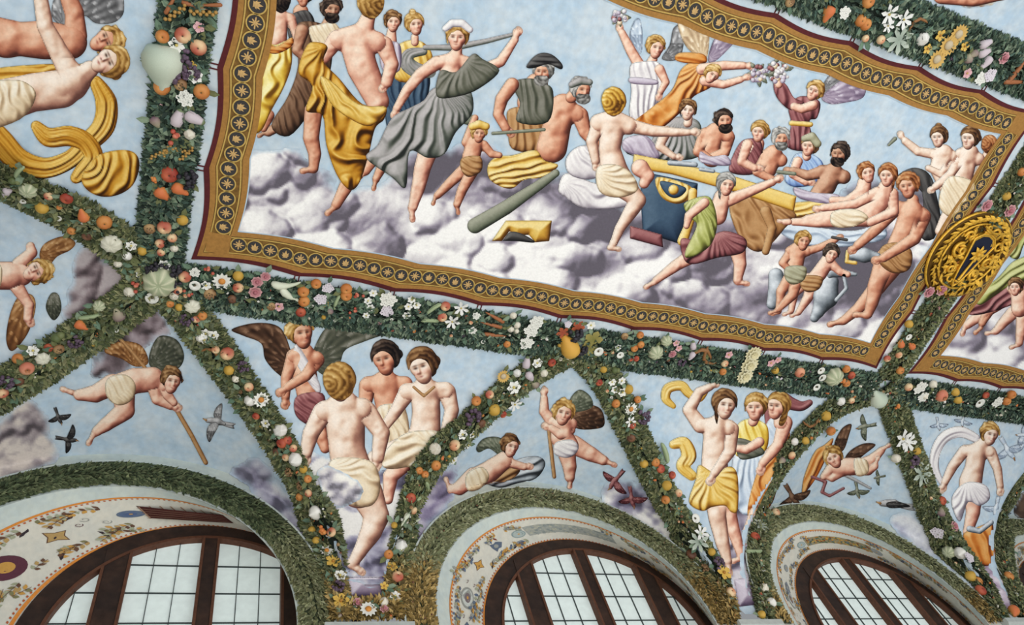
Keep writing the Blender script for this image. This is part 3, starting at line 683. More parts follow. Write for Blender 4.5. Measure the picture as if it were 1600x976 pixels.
def cloud_layer(poly, st=3, seed=0, lo=(150, 142, 158), mid=(206, 202, 208), hi=(248, 247, 246), scale=38, puff=16, dark=None, sky=(188, 207, 222)):
    P = catmull(poly, 5); X, Y = canvas(*bbox(P, puff + 4), st); sd = poly_sd(X, Y, P); rd = random.Random(seed)
    n = fbm(X / scale, Y / scale, 5, seed); x0, y0, x1, y1 = bbox(P)
    wx = (fbm(X / 14, Y / 14, 3, seed + 7) - .5) * 10; wy = (fbm(X / 14, Y / 14, 3, seed + 9) - .5) * 10
    h = np.zeros(X.shape)
    for i in range(int(min(260, 14 + (x1 - x0) * (y1 - y0) / (scale * scale * .55)))):      # heaped round billows
        cx, cy, r = rd.uniform(x0, x1), rd.uniform(y0, y1), scale * rd.uniform(.22, .85)
        d2 = (X + wx - cx) ** 2 + ((Y + wy - cy) * 1.25) ** 2; h = np.maximum(h, np.sqrt(np.clip(r * r - d2, 0, None)) * .75 + rd.uniform(0, 5) * (d2 < r * r))
    for _ in range(2): h = (h + np.roll(h, 1, 0) + np.roll(h, -1, 0) + np.roll(h, 1, 1) + np.roll(h, -1, 1)) / 5
    sd = sd + (n - .5) * puff * 2.2 + np.clip(h / scale - .3, -.3, .4) * puff
    l = light(h + 9 * fbm(X / (scale * .5), Y / (scale * .5), 4, seed + 3), st, .62)
    big = fbm(X / (scale * 2.2), Y / (scale * 1.3), 4, seed + 40)
    l = .52 + (l - .80) * 1.0 + (big - .5) * 1.7 + (n - .5) * .35 + .10
    if dark is not None: l = l - dark(X, Y)
    rgb = ramp(np.clip(l, 0, 1), [tuple(np.array(lo) * .66), lo, mid, hi, hi])
    k = np.clip(1 - sd / (puff * .8), 0, 1)[..., None] ** 1.5; rgb = rgb * (1 - k) + np.array(sky, float) * k
    return Layer(X, Y, sd, rgb)
# ------------------------------------------------------------------ painted panels: one thing per framed fresco
def at_px(x, y):
    P, N = on_vault(np.array(float(x)), np.array(float(y)), 0.0); return tuple(P)
def fresco(name, x, y, label): return empty(name, at_px(x, y), label, 'fresco')
def clouds(parent, poly, name='painted_cloud', off=0.004, **k): return add_paint(name, [(cloud_layer(poly, **k), 0)], off, parent)
panel = fresco('banquet_fresco', 850, 270, 'large ceiling fresco of feasting figures on clouds, framed by a scalloped gold and maroon border')
panel2 = fresco('assembly_fresco', 1560, 470, 'second framed ceiling fresco, cut by the right edge beyond the gilded medallion')
pend_a = fresco('spandrel_fresco', 70, 130, 'spandrel fresco of two flesh toned figures over a billowing ochre cloth, top left corner')
vela_b = fresco('lunette_fresco', 60, 450, 'narrow fresco field with a brown winged child at the left edge')
vela_c = fresco('lunette_fresco', 230, 610, 'fresco field with a flying winged child carrying a long staff above the left window')
pend_d = fresco('spandrel_fresco', 590, 680, 'spandrel fresco with a dark winged youth and three seated women on pale clouds')
vela_e = fresco('lunette_fresco', 870, 670, 'fresco field with two winged children above the middle window')
pend_f = fresco('spandrel_fresco', 1160, 700, 'spandrel fresco with three standing women, one in gold and blue, one in a maroon veil')
vela_g = fresco('lunette_fresco', 1330, 730, 'fresco field with a flying child, an orange shield and grey birds above the right window')
pend_h = fresco('spandrel_fresco', 1530, 740, 'spandrel fresco with a woman in a white wrap over an orange vessel, lower right')
vela_i = fresco('lunette_fresco', 1596, 790, 'sliver of a dark fresco field at the right edge under the lower right garland')
pend_j = fresco('spandrel_fresco', 1540, 20, 'sliver of a pale blue spandrel fresco in the top right corner')
# ---- clouds
clouds(panel, [(345, 395), (352, 300), (372, 235), (430, 215), (478, 240), (540, 300), (610, 260), (690, 220), (770, 230), (800, 260), (870, 270), (960, 320), (1060, 330), (1160, 340), (1270, 300), (1360, 290), (1470, 300), (1420, 470), (1390, 560), (1200, 540), (900, 480), (600, 430)],
       off=0.0035, seed=4, hi=(250, 249, 247), mid=(214, 210, 214), scale=46, puff=18, st=2.5, dark=lambda X, Y: .55 * np.exp(-((X - 700) / 60) ** 2 - ((Y - 270) / 50) ** 2) + .65 * np.exp(-((X - 1330) / 120) ** 2 - ((Y - 400) / 70) ** 2) + .5 * np.exp(-((X - 940) / 45) ** 2 - ((Y - 350) / 40) ** 2) + .35 * np.exp(-((X - 560) / 60) ** 2 - ((Y - 270) / 50) ** 2) + .3 * np.exp(-((X - 1180) / 60) ** 2 - ((Y - 460) / 30) ** 2))
clouds(panel2, [(1455, 560), (1480, 500), (1540, 470), (1680, 450), (1900, 500), (1940, 640), (1720, 625), (1600, 600)], seed=8, scale=40, puff=12)
clouds(vela_b, [(105, 470), (120, 400), (160, 390), (205, 440), (190, 500), (120, 560), (90, 600)], seed=12, lo=(96, 84, 88), mid=(136, 122, 126), hi=(176, 166, 168), scale=30)
clouds(vela_c, [(140, 590), (165, 520), (210, 480), (250, 490), (268, 520), (215, 545), (185, 590)], seed=3, lo=(94, 82, 86), mid=(134, 120, 126), hi=(176, 164, 170), scale=30)
clouds(vela_c, [(-20, 690), (10, 650), (50, 630), (75, 660), (90, 710), (30, 740), (-20, 760)], seed=5, lo=(120, 110, 116), mid=(168, 158, 160), hi=(216, 206, 198), scale=34)
clouds(vela_c, [(360, 740), (380, 715), (430, 735), (470, 800), (500, 870), (440, 820)], seed=6, lo=(150, 146, 168), mid=(190, 188, 202), hi=(222, 222, 226), scale=34)
clouds(pend_d, [(470, 700), (520, 725), (570, 740), (640, 720), (672, 700), (665, 760), (625, 850), (606, 905), (545, 905), (520, 820), (490, 770)], seed=9, lo=(120, 116, 140), mid=(170, 168, 186), hi=(232, 230, 226), scale=30, puff=10)
add_paint('painted_ledge', [(sh_cloth([(543, 893), (600, 893), (604, 932), (548, 932)], 'mauve', None, 40, 2.0, smooth=False), 0)], .004, pend_d)
clouds(vela_e, [(640, 800), (680, 740), (712, 715), (720, 760), (690, 800), (655, 860)], seed=10, lo=(128, 118, 146), mid=(172, 164, 186), hi=(214, 208, 220), scale=28)
clouds(vela_e, [(935, 780), (965, 750), (1010, 752), (1050, 800), (1085, 850), (1120, 905), (1040, 850)], seed=11, lo=(126, 122, 146), mid=(180, 176, 192), hi=(240, 238, 234), scale=30)
clouds(pend_f, [(1130, 800), (1150, 740), (1175, 760), (1180, 860), (1172, 930), (1150, 935), (1132, 880)], seed=13, lo=(116, 108, 126), mid=(164, 156, 172), hi=(214, 208, 214), scale=26, puff=8)
add_paint('painted_ledge', [(sh_cloth([(1146, 905), (1178, 900), (1186, 944), (1154, 948)], 'mauve', None, 40, 2.0, smooth=False), 0)], .0042, pend_f)
clouds(vela_g, [(1390, 815), (1420, 800), (1455, 830), (1490, 880), (1530, 930), (1460, 870)], seed=14, lo=(150, 150, 170), mid=(190, 192, 206), hi=(226, 228, 232), scale=30)
clouds(pend_h, [(1535, 890), (1560, 880), (1580, 930), (1590, 950), (1555, 945)], seed=15, lo=(140, 116, 140), mid=(178, 160, 180), hi=(226, 216, 226), scale=24, puff=5)
clouds(pend_j, [(1400, 0), (1440, -10), (1520, 12), (1560, -4), (1600, -30), (1420, -50)], seed=16, lo=(120, 92, 70), mid=(158, 132, 108), hi=(210, 196, 170), scale=26, puff=6)
clouds(vela_i, [(1582, 800), (1600, 770), (1640, 760), (1650, 830), (1600, 812)], seed=17, lo=(40, 32, 30), mid=(70, 56, 50), hi=(110, 90, 76), scale=20, puff=4)
# ================= banquet panel, left to right =================
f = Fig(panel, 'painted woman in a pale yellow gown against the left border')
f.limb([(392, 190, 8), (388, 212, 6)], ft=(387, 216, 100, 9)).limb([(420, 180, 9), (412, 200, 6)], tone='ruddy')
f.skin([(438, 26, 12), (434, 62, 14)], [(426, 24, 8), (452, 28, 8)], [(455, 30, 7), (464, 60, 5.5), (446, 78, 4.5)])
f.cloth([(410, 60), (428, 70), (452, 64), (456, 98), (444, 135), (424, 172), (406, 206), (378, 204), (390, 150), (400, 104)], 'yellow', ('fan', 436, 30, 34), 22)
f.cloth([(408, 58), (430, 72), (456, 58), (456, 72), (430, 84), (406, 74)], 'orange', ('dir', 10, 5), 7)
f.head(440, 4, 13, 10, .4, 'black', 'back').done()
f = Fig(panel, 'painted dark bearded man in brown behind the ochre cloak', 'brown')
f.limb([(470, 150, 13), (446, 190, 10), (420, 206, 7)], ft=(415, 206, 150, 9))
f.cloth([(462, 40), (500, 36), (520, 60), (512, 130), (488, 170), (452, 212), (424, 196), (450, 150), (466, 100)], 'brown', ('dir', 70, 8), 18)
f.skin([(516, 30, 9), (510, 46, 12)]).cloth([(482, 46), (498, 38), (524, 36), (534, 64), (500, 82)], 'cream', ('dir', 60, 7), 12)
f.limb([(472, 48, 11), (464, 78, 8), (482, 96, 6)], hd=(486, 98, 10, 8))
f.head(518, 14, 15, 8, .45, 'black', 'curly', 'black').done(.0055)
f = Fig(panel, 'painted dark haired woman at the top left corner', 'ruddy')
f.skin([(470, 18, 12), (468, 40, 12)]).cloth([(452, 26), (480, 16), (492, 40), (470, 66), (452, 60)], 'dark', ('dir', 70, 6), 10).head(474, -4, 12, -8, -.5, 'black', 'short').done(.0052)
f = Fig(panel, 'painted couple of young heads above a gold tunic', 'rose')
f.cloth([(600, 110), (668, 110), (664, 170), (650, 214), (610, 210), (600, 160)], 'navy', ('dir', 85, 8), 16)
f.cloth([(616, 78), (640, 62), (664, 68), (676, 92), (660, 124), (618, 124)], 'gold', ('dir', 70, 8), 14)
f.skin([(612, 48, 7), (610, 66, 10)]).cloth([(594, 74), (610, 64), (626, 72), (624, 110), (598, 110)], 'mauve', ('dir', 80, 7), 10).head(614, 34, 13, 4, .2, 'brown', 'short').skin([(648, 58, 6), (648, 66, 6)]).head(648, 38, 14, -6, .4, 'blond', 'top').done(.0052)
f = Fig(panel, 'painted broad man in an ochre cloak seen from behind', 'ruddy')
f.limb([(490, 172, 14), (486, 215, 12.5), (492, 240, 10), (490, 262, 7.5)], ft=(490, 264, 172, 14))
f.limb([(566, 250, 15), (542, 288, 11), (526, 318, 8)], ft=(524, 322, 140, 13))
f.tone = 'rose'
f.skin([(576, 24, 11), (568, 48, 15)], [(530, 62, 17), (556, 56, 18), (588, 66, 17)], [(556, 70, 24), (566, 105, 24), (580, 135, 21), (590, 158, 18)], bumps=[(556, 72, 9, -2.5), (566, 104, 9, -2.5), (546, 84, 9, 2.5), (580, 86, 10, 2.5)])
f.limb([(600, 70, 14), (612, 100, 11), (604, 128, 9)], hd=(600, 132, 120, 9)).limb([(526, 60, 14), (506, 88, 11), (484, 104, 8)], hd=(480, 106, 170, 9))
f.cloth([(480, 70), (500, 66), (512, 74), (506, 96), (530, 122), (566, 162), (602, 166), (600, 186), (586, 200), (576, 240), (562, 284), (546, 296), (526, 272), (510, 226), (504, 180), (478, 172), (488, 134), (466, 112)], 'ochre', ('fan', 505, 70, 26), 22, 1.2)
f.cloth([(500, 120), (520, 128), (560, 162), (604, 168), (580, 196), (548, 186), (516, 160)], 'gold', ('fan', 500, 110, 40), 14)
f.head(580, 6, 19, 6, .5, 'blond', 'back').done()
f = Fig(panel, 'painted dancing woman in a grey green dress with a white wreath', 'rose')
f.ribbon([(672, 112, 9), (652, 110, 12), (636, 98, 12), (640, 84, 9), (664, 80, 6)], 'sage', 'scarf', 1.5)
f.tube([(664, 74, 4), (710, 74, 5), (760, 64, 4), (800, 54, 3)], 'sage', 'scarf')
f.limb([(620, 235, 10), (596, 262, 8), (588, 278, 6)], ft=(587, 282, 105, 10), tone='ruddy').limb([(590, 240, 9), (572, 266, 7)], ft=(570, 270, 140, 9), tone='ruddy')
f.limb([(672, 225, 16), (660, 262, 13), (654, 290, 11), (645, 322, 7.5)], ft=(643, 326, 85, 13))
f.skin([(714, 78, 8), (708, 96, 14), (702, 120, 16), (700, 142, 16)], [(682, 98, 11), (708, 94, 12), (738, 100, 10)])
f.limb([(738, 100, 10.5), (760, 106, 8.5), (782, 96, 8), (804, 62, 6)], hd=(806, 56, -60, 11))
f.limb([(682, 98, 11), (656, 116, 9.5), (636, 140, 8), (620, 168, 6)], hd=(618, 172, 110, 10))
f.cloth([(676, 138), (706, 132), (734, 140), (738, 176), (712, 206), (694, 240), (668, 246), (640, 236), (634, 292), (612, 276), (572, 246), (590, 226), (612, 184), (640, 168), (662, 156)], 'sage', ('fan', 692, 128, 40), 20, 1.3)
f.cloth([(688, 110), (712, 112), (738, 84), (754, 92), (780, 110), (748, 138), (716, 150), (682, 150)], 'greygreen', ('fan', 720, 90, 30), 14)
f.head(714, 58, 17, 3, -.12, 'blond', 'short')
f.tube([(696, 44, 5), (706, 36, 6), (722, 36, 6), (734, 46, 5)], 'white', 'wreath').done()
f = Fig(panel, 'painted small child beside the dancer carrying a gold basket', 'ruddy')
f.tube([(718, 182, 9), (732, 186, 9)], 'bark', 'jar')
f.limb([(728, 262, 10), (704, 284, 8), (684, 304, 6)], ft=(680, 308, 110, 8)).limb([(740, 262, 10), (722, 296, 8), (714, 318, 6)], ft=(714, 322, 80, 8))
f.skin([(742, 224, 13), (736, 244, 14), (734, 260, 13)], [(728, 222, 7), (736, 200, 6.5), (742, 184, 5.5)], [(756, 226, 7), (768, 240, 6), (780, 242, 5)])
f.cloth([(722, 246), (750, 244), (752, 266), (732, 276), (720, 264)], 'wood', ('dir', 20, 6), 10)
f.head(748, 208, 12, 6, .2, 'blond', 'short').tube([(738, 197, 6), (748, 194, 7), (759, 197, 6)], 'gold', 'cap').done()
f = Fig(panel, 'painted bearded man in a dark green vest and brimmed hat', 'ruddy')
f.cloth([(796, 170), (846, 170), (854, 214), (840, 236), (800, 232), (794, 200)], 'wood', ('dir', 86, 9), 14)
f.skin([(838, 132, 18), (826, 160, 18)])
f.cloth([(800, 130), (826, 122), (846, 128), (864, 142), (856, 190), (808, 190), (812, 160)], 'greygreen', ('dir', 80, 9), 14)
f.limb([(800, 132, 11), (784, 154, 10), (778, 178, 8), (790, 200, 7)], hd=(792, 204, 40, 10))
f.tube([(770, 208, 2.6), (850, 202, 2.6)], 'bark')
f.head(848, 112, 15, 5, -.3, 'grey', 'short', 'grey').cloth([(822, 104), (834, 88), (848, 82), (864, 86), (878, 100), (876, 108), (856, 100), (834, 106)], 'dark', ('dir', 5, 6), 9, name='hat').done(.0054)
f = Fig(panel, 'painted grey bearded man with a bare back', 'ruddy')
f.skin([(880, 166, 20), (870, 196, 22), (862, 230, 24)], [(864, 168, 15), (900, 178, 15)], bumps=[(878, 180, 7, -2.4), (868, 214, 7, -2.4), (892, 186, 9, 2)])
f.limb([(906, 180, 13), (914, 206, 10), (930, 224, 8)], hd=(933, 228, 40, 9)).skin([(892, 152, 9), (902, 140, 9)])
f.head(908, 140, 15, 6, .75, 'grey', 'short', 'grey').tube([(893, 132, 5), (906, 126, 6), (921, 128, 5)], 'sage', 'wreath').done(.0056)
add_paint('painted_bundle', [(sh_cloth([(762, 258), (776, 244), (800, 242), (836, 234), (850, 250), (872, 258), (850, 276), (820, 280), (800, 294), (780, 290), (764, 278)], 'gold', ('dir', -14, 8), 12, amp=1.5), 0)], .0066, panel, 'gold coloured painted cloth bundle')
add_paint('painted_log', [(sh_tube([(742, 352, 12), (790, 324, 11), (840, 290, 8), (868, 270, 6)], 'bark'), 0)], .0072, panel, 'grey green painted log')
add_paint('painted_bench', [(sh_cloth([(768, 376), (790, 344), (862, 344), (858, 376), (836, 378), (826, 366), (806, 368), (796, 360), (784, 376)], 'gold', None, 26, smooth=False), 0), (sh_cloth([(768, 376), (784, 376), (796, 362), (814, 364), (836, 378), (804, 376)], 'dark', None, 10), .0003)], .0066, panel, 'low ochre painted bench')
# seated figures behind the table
f = Fig(panel, 'painted woman in a soft green robe leaning on the table', 'pale')
f.cloth([(1014, 222), (1030, 196), (1060, 182), (1092, 190), (1096, 224), (1088, 246), (1040, 250), (980, 240), (982, 214)], 'sage', ('fan', 1062, 184, 30), 16)
f.cloth([(976, 216), (1010, 212), (1030, 240), (1020, 248), (976, 236)], 'mauve', ('dir', 50, 8), 12)
f.limb([(1040, 205, 9), (1030, 228, 7), (1052, 244, 5)], hd=(1056, 245, 10, 8)).skin([(1076, 184, 6), (1074, 192, 7)]).head(1074, 172, 13, 8, .1, 'brown', 'short').done(.0048)
f = Fig(panel, 'painted man with a black beard and bare chest at the table', 'ruddy')
f.skin([(1118, 206, 15), (1108, 232, 17), (1112, 244, 17)], [(1102, 210, 11), (1136, 212, 11)]).limb([(1138, 214, 10), (1132, 238, 8), (1108, 246, 6)], hd=(1104, 246, 180, 9)).limb([(1100, 212, 10), (1090, 236, 8), (1112, 250, 6)], hd=(1116, 250, 10, 8))
f.cloth([(1094, 236), (1110, 244), (1134, 242), (1140, 258), (1096, 254)], 'mauve', ('dir', 20, 6), 8).head(1131, 188, 14, -4, .3, 'black', 'curly', 'black').done(.0050)
f = Fig(panel, 'painted woman with pinned hair in a dark maroon dress', 'rose')
f.skin([(1184, 224, 10), (1178, 250, 12)]).cloth([(1146, 240), (1162, 218), (1188, 220), (1190, 252), (1176, 272), (1140, 268)], 'maroon', ('dir', 60, 7), 12)
f.limb([(1168, 226, 9), (1158, 252, 7), (1178, 262, 6)], hd=(1182, 262, 10, 8)).head(1186, 206, 13, 4, -.4, 'blond', 'bun').done(.0052)
f = Fig(panel, 'painted old man with curly grey hair', 'ruddy')
f.skin([(1208, 240, 14), (1198, 264, 15)], [(1196, 244, 10), (1220, 250, 10)]).limb([(1196, 246, 9), (1182, 268, 7), (1206, 280, 6)], hd=(1210, 280, 10, 8)).head(1220, 216, 13, 6, .3, 'grey', 'curly', 'grey').done(.0053)
f = Fig(panel, 'painted youth in a light blue tunic and cap', 'rose')
f.cloth([(1232, 262), (1244, 240), (1268, 240), (1286, 256), (1280, 284), (1244, 292), (1226, 282)], 'blue', ('dir', 66, 7), 12)
f.limb([(1246, 252, 8), (1238, 272, 6.5), (1258, 284, 5.5)], hd=(1262, 284, 10, 8)).skin([(1260, 238, 7), (1260, 244, 7)]).head(1264, 228, 13, 6, -.5, 'brown', 'short').tube([(1256, 216, 5), (1268, 213, 7), (1277, 224, 6)], 'bark_pale', 'cap').done(.0054)
f = Fig(panel, 'painted dark curly haired man reaching over the table', 'brown')
f.skin([(1302, 268, 14), (1290, 290, 16), (1280, 304, 15)], [(1284, 268, 11), (1318, 276, 11)]).limb([(1284, 268, 10), (1262, 274, 8), (1240, 266, 6)], hd=(1236, 266, 185, 9))
f.cloth([(1240, 292), (1270, 300), (1310, 304), (1300, 318), (1250, 310)], 'mauve', ('dir', 15, 6), 8).head(1311, 240, 14, 4, -.45, 'black', 'curly', 'black').done(.0056)
# table
add_paint('painted_table', [(sh_cloth([(1006, 268), (1090, 286), (1086, 330), (1060, 380), (1004, 362), (1000, 300)], 'navy', None, 30, smooth=False), 0),
    (sh_cloth([(984, 352), (1034, 366), (1036, 386), (984, 372)], 'maroon', None, 10, smooth=False), .0002),
    (sh_cloth([(1150, 300), (1240, 330), (1226, 356), (1190, 392), (1160, 378), (1140, 330)], 'wood', ('dir', 60, 14), 14), .0003),
    (sh_cloth([(1026, 276), (1078, 290), (1076, 310), (1056, 318), (1032, 306)], 'gold', ('ring', 1052, 292, 9), 8), .0004),
    (sh_cloth([(1032, 282), (1070, 292), (1066, 304), (1052, 309), (1038, 300)], 'navy', None, 8), .0005),
    (sh_tube([(1052, 296, 8)], 'gold'), .0006),
    (sh_tube([(1082, 300, 7), (1080, 340, 6), (1066, 376, 8)], 'gold'), .0006), (sh_tube([(1196, 330, 9), (1206, 356, 7), (1196, 392, 6)], 'wood'), .0006),
    (sh_cloth([(990, 240), (1050, 252), (1150, 276), (1244, 306), (1240, 330), (1150, 300), (1050, 272), (988, 262)], 'gold', None, 9, smooth=False), .0008)], .0060, panel, 'long painted table with a gilded rim and dark blue front')
for i, (x, y, a, b) in enumerate([(1066, 254, 20, 4), (1104, 264, 10, 3), (1228, 268, 13, 3)]):
    add_paint('painted_dish', [(sh_tube([(x - a, y, b), (x + a, y + 3, b)], 'steel' if i != 2 else 'bark'), 0)], .0072, panel)
f = Fig(panel, 'painted woman on white cushions seen from behind', 'pale')
f.cloth([(872, 296), (884, 270), (924, 284), (970, 296), (988, 318), (950, 326), (910, 324), (884, 308)], 'white', ('fan', 876, 276, 30), 16, name='cushion')
f.cloth([(884, 248), (904, 228), (934, 232), (940, 268), (920, 280), (890, 272)], 'white', ('dir', 60, 11), 20, name='cushion')
f.limb([(1000, 262, 14), (1012, 274, 10), (1006, 286, 8)], tone='rose')
f.skin([(936, 192, 15), (958, 186, 15), (982, 196, 14)], [(956, 200, 19), (952, 232, 17), (958, 262, 21), (966, 282, 22)], [(968, 284, 21), (996, 312, 13), (990, 322, 12), (968, 356, 8), (958, 380, 6)], bumps=[(954, 208, 5, -2), (952, 238, 5, -2)])
f.limb([(958, 378, 6), (956, 384, 5)], ft=(952, 386, 10, 12))
f.limb([(936, 192, 12), (924, 220, 9), (930, 250, 7)], hd=(930, 254, 90, 9)).limb([(984, 196, 11), (1020, 204, 9), (1056, 206, 7), (1074, 206, 5.5)], hd=(1080, 206, 5, 10))
f.cloth([(932, 262), (960, 256), (986, 270), (996, 296), (966, 308), (936, 298)], 'cream', ('fan', 930, 270, 26), 14)
f.head(958, 160, 17, -6, -.4, 'gold', 'back').done(.0078)
# flying figures
f = Fig(panel, 'painted winged woman in a pleated white dress', 'rose')
f.wing((1034, 92), [(1046, 70), (1052, 44), (1064, 40), (1068, 66), (1060, 92)], 'grey').wing((1000, 84), [(984, 60), (990, 34), (1000, 30), (1004, 60)], 'iceblue')
f.limb([(1000, 104, 9), (986, 80, 8), (972, 52, 6)], hd=(970, 48, -105, 9))
f.skin([(1020, 92, 7), (1014, 106, 10)])
f.cloth([(984, 104), (1000, 96), (1030, 98), (1038, 130), (1024, 168), (1008, 194), (984, 182), (986, 142)], 'white', ('dir', 84, 7), 12, 1.3)
f.cloth([(986, 120), (1024, 124), (1024, 132), (986, 130)], 'mauve', None, 6, name='belt')
f.limb([(1030, 108, 8), (1040, 128, 6), (1032, 142, 5)], hd=(1030, 146, 110, 8)).head(1024, 74, 14, 12, .5, 'blond', 'short').done(.0050)
f = Fig(panel, 'painted flying woman in an orange dress with pale grey wings', 'rose')
f.wing((1096, 92), [(1070, 70), (1058, 30), (1082, 22), (1104, 28), (1108, 60), (1104, 90)], 'cream', 3).wing((1106, 92), [(1116, 60), (1134, 36), (1158, 50), (1140, 74), (1116, 96)], 'mauve', 3)
f.cloth([(1064, 108), (1086, 96), (1114, 108), (1112, 134), (1084, 150), (1060, 178), (1024, 204), (988, 194), (1012, 172), (1048, 142)], 'orange', ('fan', 1100, 96, 36), 16, 1.3)
f.cloth([(1054, 92), (1062, 82), (1098, 84), (1102, 98), (1070, 98)], 'orange', ('dir', 5, 6), 8, name='hood')
f.limb([(1096, 108, 9), (1130, 102, 7.5), (1160, 102, 6)], hd=(1166, 103, 8, 9)).limb([(1100, 126, 8), (1130, 132, 6.5), (1156, 124, 5.5)], hd=(1162, 122, -15, 8)).head(1112, 116, 12, 40, .6, 'blond', 'short').done(.0058)
f = Fig(panel, 'painted winged girl in a maroon dress holding flowers', 'rose')
f.wing((1282, 142), [(1296, 116), (1312, 106), (1326, 112), (1318, 132), (1300, 148)], 'grey', 3).wing((1284, 150), [(1318, 122), (1340, 114), (1352, 130), (1348, 152), (1320, 160), (1296, 162)], 'mauve', 3)
f.cloth([(1232, 168), (1250, 150), (1280, 158), (1276, 184), (1264, 190), (1270, 232), (1230, 230), (1236, 194)], 'maroon', ('dir', 86, 8), 12)
f.tube([(1236, 192, 4), (1266, 194, 4)], 'gold', 'belt')
f.cloth([(1212, 122), (1228, 132), (1240, 152), (1256, 160), (1236, 172), (1216, 156), (1208, 136)], 'maroon', ('fan', 1215, 118, 20), 10)
f.limb([(1216, 132, 6), (1212, 118, 5)], hd=(1212, 114, -95, 8)).limb([(1270, 164, 8), (1252, 170, 7), (1240, 166, 6)]).head(1272, 142, 13, 22, -.4, 'blond', 'short').done(.0056)
def posy(parent, x, y, r, n, seed, lab):
    rd = random.Random(seed); LL = []
    for i in range(n // 2): 
        a = rd.uniform(0, 6.28); q = r * math.sqrt(rd.random()) * 1.15; LL.append((sh_tube([(x + q * math.cos(a), y + q * math.sin(a), 3.6), (x + q * math.cos(a) + 5 * math.cos(a), y + q * math.sin(a) + 5 * math.sin(a), 1.5)], 'bark'), i * .00004))
    for i in range(n):
        a = rd.uniform(0, 6.28); q = r * math.sqrt(rd.random()); LL.append((sh_tube([(x + q * math.cos(a), y + q * math.sin(a), rd.uniform(2.6, 4.4))], rd.choice(['white', 'white', 'cream', 'maroon', 'mauve'])), .002 + i * .00004))
    add_paint('painted_posy', LL, .0072, parent, lab)
posy(panel, 1184, 114, 14, 22, 1, None); posy(panel, 1216, 112, 16, 24, 2, None); posy(panel, 968, 26, 11, 16, 3, None)
# right half
f = Fig(panel, 'painted reclining pair with reddish blond hair on a pale blue cushion', 'rose')
f.cloth([(1214, 344), (1260, 352), (1330, 360), (1376, 350), (1382, 372), (1330, 384), (1270, 384), (1222, 366)], 'iceblue', ('dir', 8, 9), 12, name='cushion')
f.cloth([(1234, 318), (1300, 312), (1360, 306), (1372, 290), (1392, 300), (1350, 328), (1290, 334), (1240, 340)], 'gold', ('dir', -6, 9), 10)
f.skin([(1350, 286, 11), (1346, 308, 12)], [(1350, 296, 9), (1322, 314, 7), (1300, 312, 6)]).head(1354, 270, 13, -14, .3, 'red', 'short')
f.skin([(1384, 292, 12), (1374, 316, 16), (1354, 336, 16)], [(1354, 338, 15), (1310, 342, 12), (1280, 346, 9), (1240, 346, 6)], [(1350, 330, 13), (1306, 334, 10), (1262, 342, 7)])
f.limb([(1232, 346, 5), (1226, 346, 4.5)], ft=(1226, 346, 190, 8)).limb([(1370, 300, 9), (1336, 318, 7.5), (1286, 324, 6)], hd=(1280, 325, 180, 8)).limb([(1394, 302, 9), (1396, 330, 8), (1360, 346, 7)])
f.cloth([(1300, 330), (1336, 326), (1356, 340), (1330, 354), (1300, 352)], 'cream', ('dir', 20, 6), 8)
f.head(1386, 274, 14, 0, -.4, 'red', 'long').done(.0058)
f = Fig(panel, 'painted three pale women standing behind the gilded medallion', 'pale')
f.skin([(1546, 240, 10), (1536, 270, 13), (1520, 300, 14)], tone='rose').head(1544, 226, 11, 8, -.5, 'red', 'back')
f.skin([(1474, 240, 15), (1466, 262, 14), (1480, 290, 14)], [(1460, 240, 9), (1488, 244, 9)]).limb([(1458, 240, 8), (1434, 236, 7), (1414, 220, 6)], hd=(1410, 214, -120, 8)).limb([(1486, 250, 8), (1470, 272, 6), (1450, 262, 5)])
f.head(1466, 214, 13, -4, -.5, 'brown', 'top')
f.skin([(1514, 238, 14), (1506, 268, 15), (1498, 300, 17)], [(1500, 240, 9), (1528, 248, 10)], [(1496, 304, 16), (1480, 336, 10), (1468, 360, 8)], bumps=[(1512, 256, 5, -2)]).limb([(1500, 246, 9), (1484, 272, 7), (1462, 290, 6)], hd=(1458, 293, 150, 8))
f.cloth([(1480, 276), (1520, 284), (1516, 316), (1490, 340), (1466, 320)], 'cream', ('dir', 60, 8), 12)
f.head(1514, 216, 14, 4, -.6, 'brown', 'bun').tube([(1398, 216, 3), (1388, 226, 2)], 'bark', 'flask').done(.0052)
add_paint('painted_robe', [(sh_cloth([(1400, 280), (1424, 262), (1450, 270), (1462, 300), (1470, 360), (1440, 372), (1440, 300)], 'dark', ('dir', 70, 8), 14), 0)], .0049, panel)
f = Fig(panel, 'painted striding man at the right holding a grey jar', 'ruddy')
f.limb([(1396, 410, 18), (1372, 446, 13), (1340, 482, 9), (1318, 500, 7)], ft=(1312, 502, 165, 13))
f.limb([(1384, 404, 17), (1368, 446, 13), (1362, 472, 10), (1356, 490, 7)], ft=(1352, 492, 185, 13))
f.skin([(1426, 312, 9), (1424, 330, 18), (1412, 362, 17), (1400, 392, 18)], [(1400, 324, 12), (1440, 336, 12)], bumps=[(1418, 336, 8, 2), (1406, 366, 6, -1.5)])
f.cloth([(1378, 384), (1404, 378), (1424, 392), (1420, 420), (1394, 426), (1372, 408)], 'wood', ('dir', 30, 8), 12)
f.tube([(1332, 398, 7), (1350, 398, 12), (1370, 400, 6)], 'steel', 'jar').tube([(1324, 392, 3), (1322, 408, 3), (1336, 410, 3)], 'gold', 'jar_handle')
f.limb([(1398, 326, 11), (1370, 356, 9), (1340, 382, 7)], hd=(1336, 386, 150, 10)).limb([(1442, 338, 12), (1428, 372, 10), (1380, 402, 7)], hd=(1374, 404, 170, 10))
f.head(1418, 290, 16, -10, -.35, 'red', 'curly').done(.0064)
f = Fig(panel, 'painted running figure in a lime green wrap', 'ruddy')
